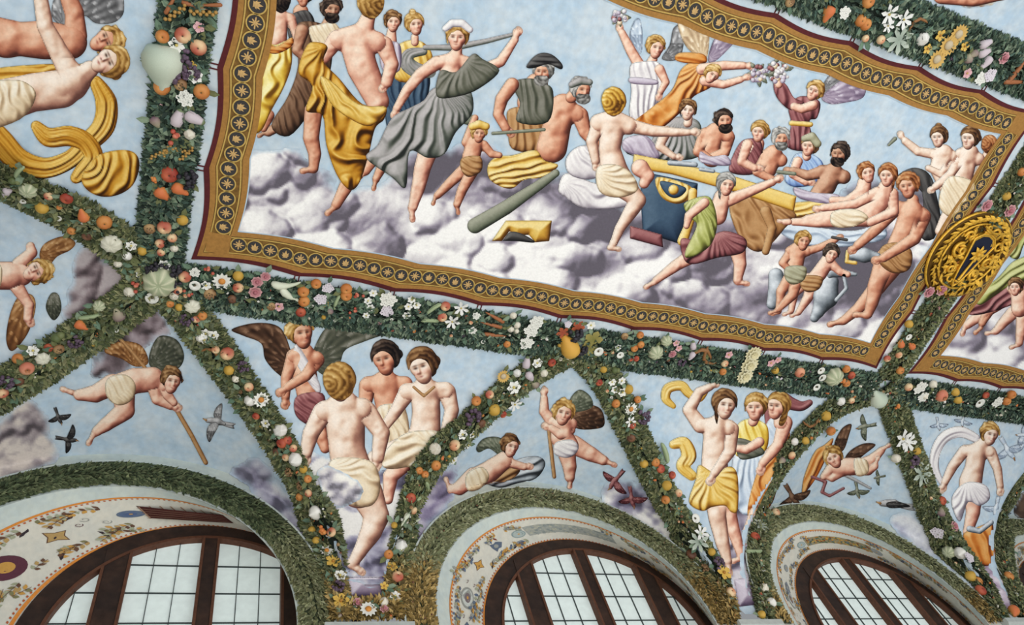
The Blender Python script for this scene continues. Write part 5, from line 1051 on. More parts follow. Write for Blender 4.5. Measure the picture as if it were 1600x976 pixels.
KINDS = {
 'apple': [dimple((180, 92, 72), (228, 196, 152))], 'peach': [dimple((206, 140, 104), (230, 206, 164), .95)], 'orange': [dimple((190, 116, 58), (206, 140, 76), .92, (90, 80, 40))],
 'red_apple': [dimple((150, 58, 44), (188, 96, 66), .8)], 'pomegranate': [dimple((202, 120, 96), (222, 160, 124), .95), petals(5, .4, .14, (180, 120, 80), .75, .25, .1)],
 'medlar': [dimple((140, 104, 70), (176, 144, 100), .7), petals(5, .55, .16, (96, 76, 52), .5, .2, .2)],
 'quince': [lathe([(.3, -.8), (.85, -.45), (1, 0), (.8, .5), (.45, .9), (.2, 1.05)], 12, lambda t, a: mixc((216, 178, 88), (190, 150, 60), t))],
 'pear': [lathe([(.25, -.9), (.7, -.75), (.85, -.3), (.72, .2), (.42, .7), (.3, 1.05), (.12, 1.3)], 12, lambda t, a: mixc((226, 178, 92), (206, 112, 66), .5 + .5 * math.sin(a)), 'x')],
 'fig': [lathe([(.2, -.8), (.7, -.55), (.8, -.1), (.5, .5), (.2, 1.0)], 10, lambda t, a: mixc((120, 92, 104), (176, 172, 140), t), 'x')],
 'eggplant': [lathe([(.2, -1.1), (.62, -.9), (.72, -.3), (.55, .4), (.4, .8), (.42, .95), (.15, 1.2)], 12, lambda t, a: (110, 124, 90) if t > .7 else (202, 190, 196), 'x')],
 'white_gourd': [lathe([(.15, -1.9), (.42, -1.7), (.5, -1.2), (.4, -.6), (.26, 0), (.2, .6), (.16, 1.0), (.08, 1.3)], 12, lambda t, a: mixc((224, 226, 208), (196, 204, 178), t), 'x', .14)],
 'cucumber': [lathe([(.12, -1.7), (.34, -1.4), (.38, -.4), (.36, .6), (.28, 1.3), (.1, 1.6)], 10, lambda t, a: mixc((132, 152, 112), (172, 184, 146), .5 + .5 * math.cos(a * 4)), 'x', .08)],
 'carrot': [lathe([(.05, -2.0), (.16, -1.4), (.24, -.4), (.3, .6), (.3, 1.2), (.12, 1.4)], 9, (158, 98, 60), 'x')],
 'curled_gourd': [lathe([(.1, -1.6), (.24, -1.3), (.26, -.4), (.26, .5), (.24, 1.2), (.1, 1.5)], 9, (142, 98, 58), 'x', .5)],
 'melon': [lathe([(.2, -.7), (.75, -.5), (1, 0), (.8, .5), (.35, .72), (.15, .66)], 24, lambda t, a: mixc((150, 162, 128), (206, 206, 176), .5 + .5 * math.cos(a * 8)), 'z', 0, .22)],
 'pale_pumpkin': [lathe([(.2, -.6), (.75, -.45), (1, 0), (.8, .42), (.35, .6), (.12, .5)], 24, lambda t, a: mixc((206, 204, 184), (228, 226, 208), .5 + .5 * math.cos(a * 8)), 'z', 0, .22)],
 'big_gourd': [lathe([(.25, -.95), (.72, -.85), (.98, -.35), (.92, .15), (.6, .65), (.36, 1.0), (.3, 1.25), (.14, 1.4)], 20, lambda t, a: mixc((176, 190, 172), (206, 214, 196), .5 + .5 * math.cos(a)), 'x')],
 'yellow_gourd': [lathe([(.12, -1.1), (.4, -1.05), (.75, -.8), (.85, -.3), (.72, .3), (.42, .9), (.2, 1.3)], 16, lambda t, a: (214, 150, 104) if t < .12 else mixc((226, 184, 92), (206, 152, 60), t), 'x')],
 'onion': [lathe([(.2, -.7), (.8, -.45), (1, 0), (.75, .45), (.3, .75), (.1, 1.1)], 12, lambda t, a: mixc((214, 206, 186), (232, 228, 214), .5 + .5 * math.cos(a * 5)))],
 'garlic': [lathe([(.2, -.7), (.85, -.4), (1, 0), (.7, .45), (.25, .7), (.1, .9)], 15, lambda t, a: mixc((222, 220, 212), (240, 238, 232), .5 + .5 * math.cos(a * 5)), 'z', 0, .12)],
 'chestnut': [dimple((92, 60, 44), (122, 84, 60), .75)], 'walnut': [ball((150, 124, 88), 1, sq=.8)], 'olive': [ball((92, 104, 64), .8, sq=1.0), ball((112, 120, 78), .6, (.7, .3, .1))],
 'grape_bunch': cluster(20, .24, (66, 52, 66), (104, 84, 104), .85, 3, 1), 'black_grape_bunch': cluster(20, .25, (26, 24, 30), (52, 48, 58), .8, 4, 1), 'white_grape_bunch': cluster(18, .24, (188, 190, 160), (214, 212, 188), .8, 5, 1),
 'red_berries': cluster(9, .3, (168, 62, 50), (214, 140, 112), .75, 6), 'orange_berries': cluster(7, .36, (204, 120, 60), (222, 160, 92), .7, 7), 'pine_cone': cluster(22, .22, (112, 84, 58), (150, 118, 80), .7, 8, 1),
 'daisy': [petals(12, 1, .2, W_, .15, .1, .25), ball((206, 136, 60), .36, (0, 0, .25), 10, 4, .6)],
 'white_flower': [petals(6, 1, .34, W_, .15, .16, .12, (240, 240, 236)), ball((206, 190, 110), .2, (0, 0, .25), 8, 4)],
 'trumpet_flower': [lathe([(.15, -.2), (.3, .1), (.55, .4), (1.0, .55), (.98, .62), (.5, .5), (.3, .3)], 12, W_), ball((90, 80, 60), .22, (0, 0, .38), 8, 4)],
 'cream_blossom': [petals(14, 1, .26, (222, 214, 176), .1, .1, .2), petals(10, .7, .24, (230, 224, 190), .25, .12, .1, ph=.2), petals(7, .42, .2, (214, 204, 160), .38, .12, .05)],
 'rose': [petals(8, 1, .45, (196, 140, 146), .1, .22, .1, (214, 168, 168)), petals(6, .68, .38, (190, 126, 134), .28, .22, .05, ph=.4), ball((168, 104, 112), .32, (0, 0, .42), 8, 4)],
 'pink_flower': [petals(5, 1, .42, (206, 150, 156), .15, .2, .1, (224, 186, 188)), ball((200, 170, 100), .18, (0, 0, .25), 8, 4)],
 'lilac_cluster': [petals(5, .36, .16, mixc((176, 156, 176), W_, .5), z, .05, .04) if False else ([(x + .62 * math.cos(i * 2.4) * math.sqrt((i + .5) / 12), y + .62 * math.sin(i * 2.4) * math.sqrt((i + .5) / 12), z0) for x, y, z0 in petals(5, .32, .14, (196, 182, 196), .3, .06, .04)[0]], petals(5, .32, .14, (196, 182, 196))[1], petals(5, .32, .14, (204, 192, 204), .3, .06, .04, (226, 222, 226))[2]) for i in range(12) for z in (0,)],
 'white_cluster': [([(x + .85 * math.cos(i * 2.4) * math.sqrt((i + .5) / 18), y + .85 * math.sin(i * 2.4) * math.sqrt((i + .5) / 18), z0) for x, y, z0 in petals(5, .26, .12, W_, .3, .06, .03)[0]], petals(5, .26, .12, W_)[1], petals(5, .26, .12, W_, .3, .06, .03)[2]) for i in range(18)],
 'sunflower': [petals(16, 1, .18, (206, 168, 92), .15, .1, .4), ball((196, 180, 150), .45, (0, 0, .2), 12, 4, .5)],
 'yellow_flower': [petals(5, 1, .36, (214, 176, 84), .15, .16, .1), ball((170, 120, 50), .2, (0, 0, .25), 8, 4)],
 'lily': [petals(6, 1.2, .26, (226, 226, 222), .2, .3, .08), ball((190, 170, 90), .14, (0, 0, .3), 6, 4)],
 'red_leaf': [petals(5, 1.1, .36, (150, 68, 46), .1, .05, .02, (176, 96, 60))], 'vine_leaf': [petals(5, 1.2, .46, (126, 122, 62), .1, .05, .02, (160, 146, 84))],
 'wheat_ear': [ball((176, 138, 74), .22, (-1.2 + i * .3, (.12 if i % 2 else -.12), .1 + .02 * i), 6, 4) for i in range(9)],
 'acanthus_leaf': [petals(7, 1.3, .24, (142, 156, 142), .05, .1, .02, (196, 204, 190))]}
KM = {}
LEAF_PAL = {'cool': [(48, 64, 54), (64, 82, 68), (84, 102, 82), (116, 130, 110), (36, 48, 42), (72, 94, 84)], 'warm': [(74, 84, 56), (92, 100, 66), (112, 116, 80), (134, 134, 98), (60, 68, 46), (100, 108, 84)],
            'ochre': [(136, 112, 62), (160, 134, 80), (112, 92, 50), (178, 152, 98), (96, 82, 48)], 'band': [(116, 122, 88), (138, 142, 106), (100, 104, 74), (156, 158, 124), (126, 126, 90)],
            'band_dark': [(82, 94, 66), (100, 112, 80), (66, 78, 56), (118, 126, 92), (90, 98, 70)]}
def leaf_arrays(B, D, N, L, Wd, curl):
    """leaves as folded four-triangle blades: base, direction, normal, length, width"""
    S = np.cross(D, N); S /= np.linalg.norm(S, axis=1, keepdims=True) + 1e-9; U = np.cross(S, D); n = len(B); L = L[:, None]; Wd = Wd[:, None]
    V = np.stack([B, B + D * L * .5 + S * Wd + U * L * .06, B + D * L * .52 - U * L * .02, B + D * L * .5 - S * Wd + U * L * .06, B + D * L - U * L * curl[:, None]], 1)
    b = np.arange(n)[:, None] * 5; F = np.concatenate([b + np.array(q)[None] for q in ((0, 1, 2), (0, 2, 3), (1, 4, 2), (2, 4, 3))], 1).reshape(-1, 3)
    return V.reshape(-1, 3), F
_lm = None
def leaf_mesh():
    global _lm
    if _lm is None:
        V = [(0, 0, 0), (.3, .2, .04), (.3, 0, .0), (.3, -.2, .04), (.65, .22, .08), (.65, 0, .04), (.65, -.22, .08), (1, 0, .0)]
        F = [(0, 2, 1), (0, 3, 2), (1, 2, 5, 4), (2, 3, 6, 5), (4, 5, 7), (5, 6, 7)]
        _lm = [mesh('leaf', V, F, M['leaf'], col=np.array([lin(c) * (.9 + .2 * (i in (2, 5))) for i in range(8)]), smooth=False) for c in ((104, 128, 108), (88, 112, 92), (128, 146, 122), (110, 116, 78))]
    return random.choice(_lm)
def unit(v): return v / (np.linalg.norm(v, axis=-1, keepdims=True) + 1e-12)
class Garland:
    def __init__(s, name, label, pts, nrm, hw, bulge, pal='cool', dens=2600, leaf=(.070, .0150), parent_cat='garland', core='core', group=None, grow=1.0, pal2=None, sweep=0.35, flip=1):
        s.P = np.asarray(pts, float); s.N = unit(np.asarray(nrm, float)); d = np.linalg.norm(np.diff(s.P, axis=0), axis=1); s.S = np.concatenate([[0], np.cumsum(d)]); s.L = s.S[-1]
        s.bulge = bulge; hw = np.atleast_1d(hw).astype(float); hw = np.repeat(hw, 2) if len(hw) == 1 else hw; s.hwa = hw; s.T = unit(np.gradient(s.P, axis=0)); s.B = unit(np.cross(s.T, s.N))
        mid = s.at(np.array([s.L / 2]), np.array([0.]))[0][0]
        s.root = empty(name, tuple(mid), label, parent_cat, group); s.org = np.array(mid)
        # shaded core
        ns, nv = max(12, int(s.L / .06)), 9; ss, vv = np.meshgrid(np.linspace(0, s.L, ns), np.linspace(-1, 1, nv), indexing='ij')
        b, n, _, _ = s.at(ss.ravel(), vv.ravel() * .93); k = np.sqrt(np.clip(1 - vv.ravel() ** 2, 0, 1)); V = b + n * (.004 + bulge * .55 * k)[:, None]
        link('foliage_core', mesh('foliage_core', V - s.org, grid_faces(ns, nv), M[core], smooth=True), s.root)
        area_ = s.L * 2 * hw.mean(); n = int(dens * area_ * grow * (1.75 if leaf[0] > .06 else 1.0))
        sv = RNG.random(n) * s.L; v = RNG.uniform(-1, 1, n); v = np.sign(v) * np.abs(v) ** .8
        ne = int(s.L / .0045); sv = np.concatenate([sv, RNG.random(ne) * s.L]); v = np.concatenate([v, np.sign(RNG.uniform(-1, 1, ne)) * RNG.uniform(.86, .98, ne)])
        b, nn, t, bb = s.at(sv, v); k = np.sqrt(np.clip(1 - v * v, 0, 1)); m = len(sv)
        base = b + nn * (.006 + bulge * k * RNG.uniform(.55, 1.0, m))[:, None]
        ang = RNG.normal(0, .75, m); edge = np.abs(v) > .8
        out = np.sign(v) * np.clip(np.abs(v) * 2.2, .25, 1)
        D = bb * (out * np.cos(ang))[:, None] + t * (np.sin(ang) + sweep * flip)[:, None] + nn * RNG.uniform(.10, .55, m)[:, None] * (1 - .6 * edge)[:, None]
        D = unit(D); NN = unit(nn + bb * (v * .5)[:, None])
        L = leaf[0] * RNG.uniform(.65, 1.2, m); Wd = leaf[1] * RNG.uniform(.75, 1.25, m); L[edge] *= .8
        V, F = leaf_arrays(base, D, NN, L, Wd, RNG.uniform(0, .25, m))
        pc = lin(np.array(LEAF_PAL[pal])); ci = pc[RNG.integers(0, len(pc), m)]
        if pal2:
            p2 = lin(np.array(LEAF_PAL[pal2[0]])); fr_ = sv / s.L; fr_ = np.abs(fr_ - .5) * 2 if pal == 'band' or pal == 'band_dark' else fr_; w2 = np.clip((fr_ - pal2[1]) / .08 + RNG.normal(0, .3, m), 0, 1)[:, None]; ci = ci * (1 - w2) + p2[RNG.integers(0, len(p2), m)] * w2
        ci = ci * RNG.uniform(.6, 1.35, (m, 1)); C = np.repeat(ci, 5, 0); C[4::5] *= 1.12; C[2::5] *= .9
        o = link('foliage', mesh('foliage', V - s.org, F, M['leaf'], col=np.clip(C, 0, 1)), s.root); tag(o, kind='stuff')
        s.taken = []
    def at(s, sv, v):
        f = np.clip(np.interp(sv, s.S, np.arange(len(s.S))), 0, len(s.S) - 1.001); i = f.astype(int); a = (f - i)[:, None]
        g = lambda T: T[i] * (1 - a) + T[i + 1] * a
        P, N, T, B = g(s.P), unit(g(s.N)), unit(g(s.T)), unit(g(s.B)); Q = P + B * (v * np.interp(sv / s.L, np.linspace(0, 1, len(s.hwa)), s.hwa))[:, None]
        return cast(Q + N * .5, -N, 0, 1.3, 44), N, T, B
    def put(s, kind, pos, nrm, r, spin=None, leaves=0):
        if kind not in KM:
            V, F, C = join(KINDS[kind]); KM[kind] = mesh(kind, V, F, M['fruit'], col=lin(np.array(C)), smooth=True)
        o = link(kind, KM[kind], s.root); z = Vector(nrm); q = z.to_track_quat('Z', 'Y'); spin = random.uniform(0, 6.28) if spin is None else spin
        mt = Matrix.Translation(Vector(pos - s.org)) @ q.to_matrix().to_4x4() @ Matrix.Rotation(spin, 4, 'Z') @ Matrix.Diagonal((r, r, r, 1)); o.matrix_basis = mt
        for i in range(leaves):
            a = random.uniform(0, 6.28); l = link('leaf', leaf_mesh(), s.root); ln = random.uniform(.075, .11)
            l.matrix_basis = Matrix.Translation(Vector(pos - s.org - np.array(nrm) * r * .3)) @ q.to_matrix().to_4x4() @ Matrix.Rotation(a, 4, 'Z') @ Matrix.Rotation(-.25, 4, 'Y') @ Matrix.Translation((r * .5, 0, 0)) @ Matrix.Diagonal((ln, ln, ln, 1))
        s.taken.append((pos, r)); return o
    def px(s, kind, x, y, rpx, spin=None, leaves=2):
        P, N, mpp = along_ray(np.array(float(x)), np.array(float(y)), s.bulge * 1.0 + .01)
        return s.put(kind, P, N, rpx * mpp, spin, leaves)
    def scatter(s, n, kinds, r=(.020, .038), vmax=.75, smin=0.0, smax=1.0, leafp=.5):
        tries = 0; done = 0
        while done < n and tries < n * 12:
            tries += 1; sv = random.uniform(smin, smax) * s.L; v = random.uniform(-vmax, vmax); rr = random.uniform(*r)
            b, nn, _, _ = s.at(np.array([sv]), np.array([v])); p = b[0] + nn[0] * (s.bulge * math.sqrt(1 - v * v) + .008)
            if any(np.linalg.norm(p - q) < rr + r2 + .012 for q, r2 in s.taken): continue
            s.put(random.choice(kinds), p, nn[0], rr, None, 1 if random.random() < leafp else 0); done += 1
def straight(x0, y0, x1, y1, n=60):
    t = np.linspace(0, 1, n)[:, None]; return np.array([x0, y0, ZC]) + t * np.array([x1 - x0, y1 - y0, 0]), np.tile([0, 0, -1.0], (n, 1))
def groin(cx, sx, R, sk, sg, t0=.03, t1=1.57, ext=.08, axis='long'):
    t = np.concatenate([np.linspace(t0, t1, 60)]); s_, c_ = np.sin(t), np.cos(t)
    P = np.stack([cx + sk * s_ + sg * R * s_, CD * s_, ZC - CH * (1 - c_)], 1); N = np.stack([-sg * s_ / R, -s_ / CD, -2 * c_ / CH], 1)
    N[:, 2] -= .02
    if axis == 'short': P = np.stack([-CD * s_, cx + sg * CD * s_, ZC - CH * (1 - c_)], 1); N = np.stack([s_ / CD, -sg * s_ / CD, -2 * c_ / CH - .02], 1)
    if ext: P = np.concatenate([P, P[-1:] - np.array([[0, 0, ext]])]); N = np.concatenate([N, N[-1:]])
    return P, N
MIX = ['apple', 'orange', 'peach', 'white_flower', 'daisy', 'red_apple', 'red_berries', 'rose', 'pear', 'fig', 'grape_bunch', 'garlic', 'medlar', 'pink_flower', 'trumpet_flower', 'quince', 'chestnut', 'orange_berries', 'white_cluster', 'lilac_cluster', 'onion']
MIXW = ['white_flower', 'daisy', 'onion', 'garlic', 'medlar', 'quince', 'white_flower', 'orange', 'red_apple', 'fig', 'chestnut', 'trumpet_flower', 'apple', 'walnut', 'orange_berries', 'grape_bunch', 'pear', 'pine_cone', 'peach']
# framing garlands of the flat ceiling
gl = Garland('fruit_garland', 'dark fruit garland below the banquet fresco, left stretch with white gourds and carrots', *straight(.16, .000, BX[1] - .1, .012), .18, .040, dens=3000)
gm = Garland('fruit_garland', 'dark fruit garland below the banquet fresco, right stretch with cream blossoms and a melon', *straight(BX[1] + .05, .02, BX[2] - .12, .02), .185, .045, dens=3000)
gr = Garland('fruit_garland', 'fruit garland under the second framed fresco at the right edge', *straight(BX[2] + .1, .02, BX[3], .02), .185, .045, dens=2200)
gv = Garland('fruit_garland', 'upright fruit garland left of the banquet fresco with a large pale gourd', *straight(-.012, .1, -.012, -CW + .2), .155, .045, dens=3000)
gt = Garland('fruit_garland', 'fruit garland beyond the upper edge of the banquet fresco, top right, with sunflowers and lilies', *straight(2.5, -CW + .02, 11.0, -CW + .02), .20, .045, 'cool', dens=2200)
gc = Garland('fruit_garland', 'short fruit garland between the two framed frescoes, passing under the gilded medallion', *straight(BX[2] + .03, -.12, BX[2] + .03, -CW + .2), .185, .04, 'warm', dens=2400)
# garlands on the groins, following the painted ones
def along(pts):
    p = catmull(pts, 6, False); p = np.concatenate([p, np.array(pts[-1:], float)]); d = np.gradient(p, axis=0); d /= np.linalg.norm(d, axis=1, keepdims=True); q = np.stack([-d[:, 1], d[:, 0]], 1) * 26
    P, N = on_vault(p[:, 0], p[:, 1]); _, a = on_vault(p[:, 0] + q[:, 0], p[:, 1] + q[:, 1]); _, b = on_vault(p[:, 0] - q[:, 0], p[:, 1] - q[:, 1]); N = unit(a + b)
    for _ in range(6):
        N[1:-1] = unit(N[:-2] + N[1:-1] + N[2:]); P[1:-1] = (P[:-2] + P[1:-1] * 2 + P[2:]) / 4
    return P, N
HWG = [.145, .145, .14, .135, .125, .11, .085, .06]
gA = Garland('fruit_garland', 'green fruit garland running from the corner gourd to the left edge, under the ochre cloth', *along([(243, 437), (200, 390), (150, 355), (100, 325), (50, 302), (0, 280), (-60, 255), (-120, 232)]), .15, .04, 'warm', dens=3000)
g2 = Garland('fruit_garland', 'green fruit garland running down left from the corner gourd, above the staff carrying child', *along([(243, 440), (177, 494), (118, 534), (59, 577), (0, 612), (-60, 650), (-120, 690)]), .15, .04, 'warm', dens=3000)
g3 = Garland('fruit_garland', 'fruit garland running down right from the corner gourd to the left capital', *along([(262, 450), (316, 518), (358, 577), (402, 640), (440, 700), (470, 755), (494, 813), (514, 872), (528, 931), (530, 968)]), HWG, .04, 'warm', dens=3400, pal2=('ochre', .86))
g4 = Garland('fruit_garland', 'fruit garland running down left from the yellow gourd, right of the seated women', *along([(890, 550), (830, 583), (770, 632), (720, 680), (687, 705), (657, 754), (636, 813), (623, 872), (616, 931), (614, 968)]), HWG, .04, 'warm', dens=3400, pal2=('ochre', .80))
g5 = Garland('fruit_garland', 'fruit garland running down right from the yellow gourd, left of the standing trio', *along([(905, 548), (941, 582), (968, 632), (993, 683), (1018, 734), (1045, 790), (1083, 841), (1112, 890), (1136, 939), (1140, 968)]), HWG, .04, 'warm', dens=3400, pal2=('ochre', .84))
g6 = Garland('fruit_garland', 'fruit garland running down left from the small pale gourd, right of the standing trio', *along([(1365, 614), (1320, 628), (1283, 650), (1243, 697), (1212, 744), (1192, 793), (1185, 841), (1184, 890), (1190, 939), (1196, 968)]), HWG, .04, 'warm', dens=3000)
g7 = Garland('fruit_garland', 'fruit garland running down right from the small pale gourd towards the orange vessel', *along([(1382, 600), (1393, 624), (1407, 667), (1423, 709), (1441, 752), (1457, 795), (1479, 837), (1507, 880), (1540, 922), (1563, 968)]), [.165, .165, .16, .16, .155, .15, .13, .09], .04, 'warm', dens=3000)
g8 = Garland('fruit_garland', 'fruit garland at the lower right edge, right of the orange vessel', *along([(1700, 660), (1650, 690), (1610, 728), (1583, 768), (1567, 816), (1566, 858), (1574, 901), (1590, 944), (1598, 970)]), HWG, .04, 'warm', dens=2800)
def foot_garland(label, x0, x1, y):
    g = Garland('fruit_garland', label, *along([(x0, y), ((x0 * 2 + x1) / 3, y + 1), ((x0 + x1 * 2) / 3, y + 1), (x1, y)]), .075, .035, 'ochre', dens=3400); return g
gf1 = foot_garland('short ochre fruit garland on the left capital, with a cream daisy', 540, 606, 951)
# arch bands
def band(k, label, pal, pal2, dens, hw=.125):
    a = np.linspace(-.03, math.pi + .03, 90); c = BX[k] + BS[k]; ro = (BR[k] + AR[k]) / 2; cx = (c + AC[k]) / 2; rx = ((BR[k] - .02) + AR[k] + .03) / 2
    R = AR[k] + .155; cx = AC[k]
    P = np.stack([cx + R * np.cos(a), np.full_like(a, CD), ZC + ZB + R * np.sin(a)], 1); N = np.tile([0, -1.0, 0], (len(a), 1))
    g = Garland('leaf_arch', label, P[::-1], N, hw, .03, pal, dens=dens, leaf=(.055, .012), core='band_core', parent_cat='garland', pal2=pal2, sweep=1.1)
    V = []; F = []                               # pale painted rim along the outer edge
    for i in range(len(a)):
        for r in (R + hw + .008, R + hw + .026): V.append((cx + r * math.cos(a[i]), CD - .03, ZC + ZB + r * math.sin(a[i])))
    link('pale_rim', mesh('pale_rim', np.array(V) - g.org, [(2 * i, 2 * i + 1, 2 * i + 3, 2 * i + 2) for i in range(len(a) - 1)], M['white_plaster']), g.root)
    return g
b0 = band(0, 'dark green leaf band arching over the left window', 'band_dark', ('band', .55), 5200)
b1 = band(1, 'sage green leaf band with dark berries arching over the middle window', 'band', ('ochre', .70), 5200)
b2 = band(2, 'olive green leaf band arching over the right window', 'band', ('ochre', .80), 4200)
b3 = band(3, 'olive green leaf band cut by the right edge of the picture', 'band', None, 2600)
b1.scatter(70, ['chestnut'], (.008, .012), .85, leafp=0)
# ---- notable fruit where the photograph shows them
for k, x, y, r in [('apple', 286, 55, 11), ('apple', 310, 74, 11), ('orange', 253, 136, 11), ('orange', 315, 143, 11), ('orange', 254, 57, 9), ('grape_bunch', 288, 92, 14), ('grape_bunch', 273, 116, 15), ('grape_bunch', 296, 112, 12), ('white_flower', 276, 70, 11), ('white_flower', 305, 118, 11), ('yellow_flower', 300, 102, 7), ('white_cluster', 290, 153, 12),
        ('eggplant', 278, 184, 12), ('eggplant', 304, 185, 12), ('fig', 243, 190, 9), ('red_berries', 270, 213, 13), ('onion', 296, 210, 8), ('red_apple', 265, 272, 12), ('black_grape_bunch', 294, 279, 15), ('pear', 280, 295, 11), ('pear', 253, 302, 11), ('orange_berries', 242, 280, 7), ('quince', 285, 344, 8), ('apple', 257, 355, 10), ('peach', 269, 371, 7), ('apple', 250, 380, 7), ('medlar', 234, 357, 8), ('apple', 252, 394, 6), ('onion', 272, 388, 6), ('wheat_ear', 248, 240, 10), ('wheat_ear', 262, 232, 10), ('wheat_ear', 278, 233, 10), ('wheat_ear', 292, 240, 10), ('medlar', 282, 132, 9), ('pink_flower', 311, 42, 8), ('carrot', 266, 8, 10), ('carrot', 300, 8, 10), ('carrot', 332, 8, 9), ('wheat_ear', 275, 20, 13), ('wheat_ear', 318, 20, 13)]: gv.px(k, x, y, r)
gv.px('big_gourd', 254, 101, 27, 0.1, 4)
for k, x, y, r in [('white_cluster', 305, 424, 8), ('red_berries', 327, 422, 9), ('trumpet_flower', 305, 444, 8), ('daisy', 347, 438, 14), ('apple', 289, 432, 9), ('quince', 372, 431, 8), ('apple', 372, 449, 8), ('rose', 402, 439, 9), ('rose', 399, 455, 10), ('rose', 415, 431, 8), ('medlar', 328, 459, 9), ('white_flower', 322, 445, 8), ('chestnut', 363, 467, 7), ('orange', 474, 455, 9), ('orange', 475, 470, 9), ('orange', 494, 443, 8), ('red_apple', 470, 487, 8), ('lilac_cluster', 512, 448, 11), ('lilac_cluster', 501, 465, 12), ('orange', 541, 451, 9), ('orange', 541, 461, 9), ('cucumber', 525, 472, 8), ('red_berries', 561, 461, 9), ('red_berries', 551, 484, 8), ('yellow_flower', 508, 474, 6), ('white_flower', 583, 457, 7), ('white_flower', 575, 469, 7), ('white_flower', 579, 480, 7), ('white_flower', 572, 492, 6), ('white_cluster', 606, 466, 14), ('lilac_cluster', 604, 484, 13),
        ('white_flower', 643, 467, 7), ('white_flower', 638, 478, 7), ('white_flower', 651, 476, 7), ('white_flower', 635, 492, 7), ('apple', 696, 478, 8), ('apple', 691, 495, 8), ('lily', 720, 480, 11), ('lily', 706, 501, 11), ('white_cluster', 744, 492, 7), ('onion', 802, 493, 6), ('onion', 808, 508, 6), ('onion', 798, 514, 6), ('onion', 807, 517, 5), ('white_cluster', 838, 500, 12), ('white_cluster', 829, 514, 13), ('white_cluster', 822, 534, 12), ('orange', 792, 537, 6), ('white_cluster', 738, 515, 7), ('pink_flower', 436, 478, 8), ('medlar', 424, 478, 7), ('fig', 515, 486, 7)]: gl.px(k, x, y, r)
for x, y, r, a in ((452, 446, 13, .35), (458, 466, 13, -.35)): gl.px('white_gourd', x, y, r, a + 3.14, 3)
for x, y, a in ((676, 482, .9), (672, 500, .15)): gl.px('cucumber', x, y, 9, a)
for x, y, a in ((776, 497, -.35), (771, 508, -.1), (770, 523, .05)): gl.px('carrot', x, y, 11, a + 3.14)
for k, x, y, r in [('white_flower', 923, 507, 8), ('trumpet_flower', 934, 547, 8), ('red_leaf', 903, 510, 11), ('red_leaf', 879, 519, 10), ('vine_leaf', 926, 530, 14), ('vine_leaf', 920, 544, 12), ('black_grape_bunch', 897, 522, 14), ('black_grape_bunch', 906, 546, 12), ('orange', 1000, 523, 6), ('orange', 1001, 538, 6), ('orange', 991, 544, 6), ('red_apple', 985, 560, 5), ('red_apple', 994, 560, 5), ('melon', 1041, 532, 9), ('melon', 1024, 550, 12), ('pink_flower', 1056, 535, 6), ('pink_flower', 1060, 543, 6), ('rose', 1050, 552, 7), ('eggplant', 1083, 539, 7), ('eggplant', 1080, 556, 7), ('curled_gourd', 1102, 546, 12), ('curled_gourd', 1100, 563, 12), ('cream_blossom', 1176, 552, 14), ('cream_blossom', 1170, 569, 15), ('cream_blossom', 1163, 586, 14), ('pink_flower', 1138, 553, 7), ('peach', 1132, 567, 6), ('orange', 1129, 580, 6), ('pink_flower', 1204, 566, 7), ('pink_flower', 1215, 561, 6), ('pomegranate', 1249, 581, 8), ('quince', 1211, 578, 6), ('trumpet_flower', 1281, 577, 6), ('trumpet_flower', 1283, 588, 6), ('trumpet_flower', 1274, 603, 6), ('melon', 1302, 588, 14), ('orange', 1296, 589, 7), ('orange', 1322, 576, 6), ('red_apple', 1330, 586, 6), ('orange', 1322, 598, 6), ('orange_berries', 1315, 594, 6), ('lilac_cluster', 887, 505, 8), ('white_flower', 965, 542, 6), ('trumpet_flower', 968, 553, 6), ('medlar', 976, 525, 6), ('grape_bunch', 1065, 566, 7)]: gm.px(k, x, y, r)
gm.px('yellow_gourd', 889, 541, 18, 2.75, 4)
for k, x, y, r in [('white_cluster', 1435, 603, 11), ('white_cluster', 1440, 618, 9), ('peach', 1419, 604, 6), ('onion', 1444, 618, 6), ('onion', 1458, 600, 6), ('pomegranate', 1470, 617, 9), ('quince', 1492, 612, 6), ('quince', 1496, 624, 6), ('trumpet_flower', 1528, 627, 7), ('white_cluster', 1556, 626, 9), ('orange', 1572, 626, 6), ('orange', 1580, 616, 6), ('red_apple', 1540, 617, 5)]: gr.px(k, x, y, r)
for k, x, y, r in [('orange', 1344, 32, 8), ('orange', 1352, 38, 8), ('orange', 1356, 2, 9), ('pear', 1294, 20, 10), ('lily', 1387, 22, 12), ('lily', 1386, 40, 8), ('lily', 1410, 30, 11), ('white_cluster', 1318, 19, 9), ('sunflower', 1480, 70, 14), ('sunflower', 1496, 53, 13), ('sunflower', 1462, 92, 13), ('yellow_flower', 1468, 55, 8), ('yellow_flower', 1506, 72, 7), ('yellow_flower', 1448, 76, 7), ('garlic', 1442, 61, 9), ('eggplant', 1540, 68, 8), ('eggplant', 1538, 82, 8), ('fig', 1521, 84, 7), ('fig', 1513, 92, 7), ('eggplant', 1540, 98, 8), ('lilac_cluster', 1544, 116, 11), ('white_cluster', 1530, 122, 9), ('rose', 1567, 90, 8), ('pink_flower', 1510, 114, 7), ('curled_gourd', 1434, 30, 9), ('acanthus_leaf', 1404, 62, 16), ('carrot', 1588, 112, 11), ('carrot', 1584, 128, 11), ('peach', 1376, 62, 6), ('medlar', 1234, 3, 7), ('peach', 1352, 60, 5)]: gt.px(k, x, y, r)
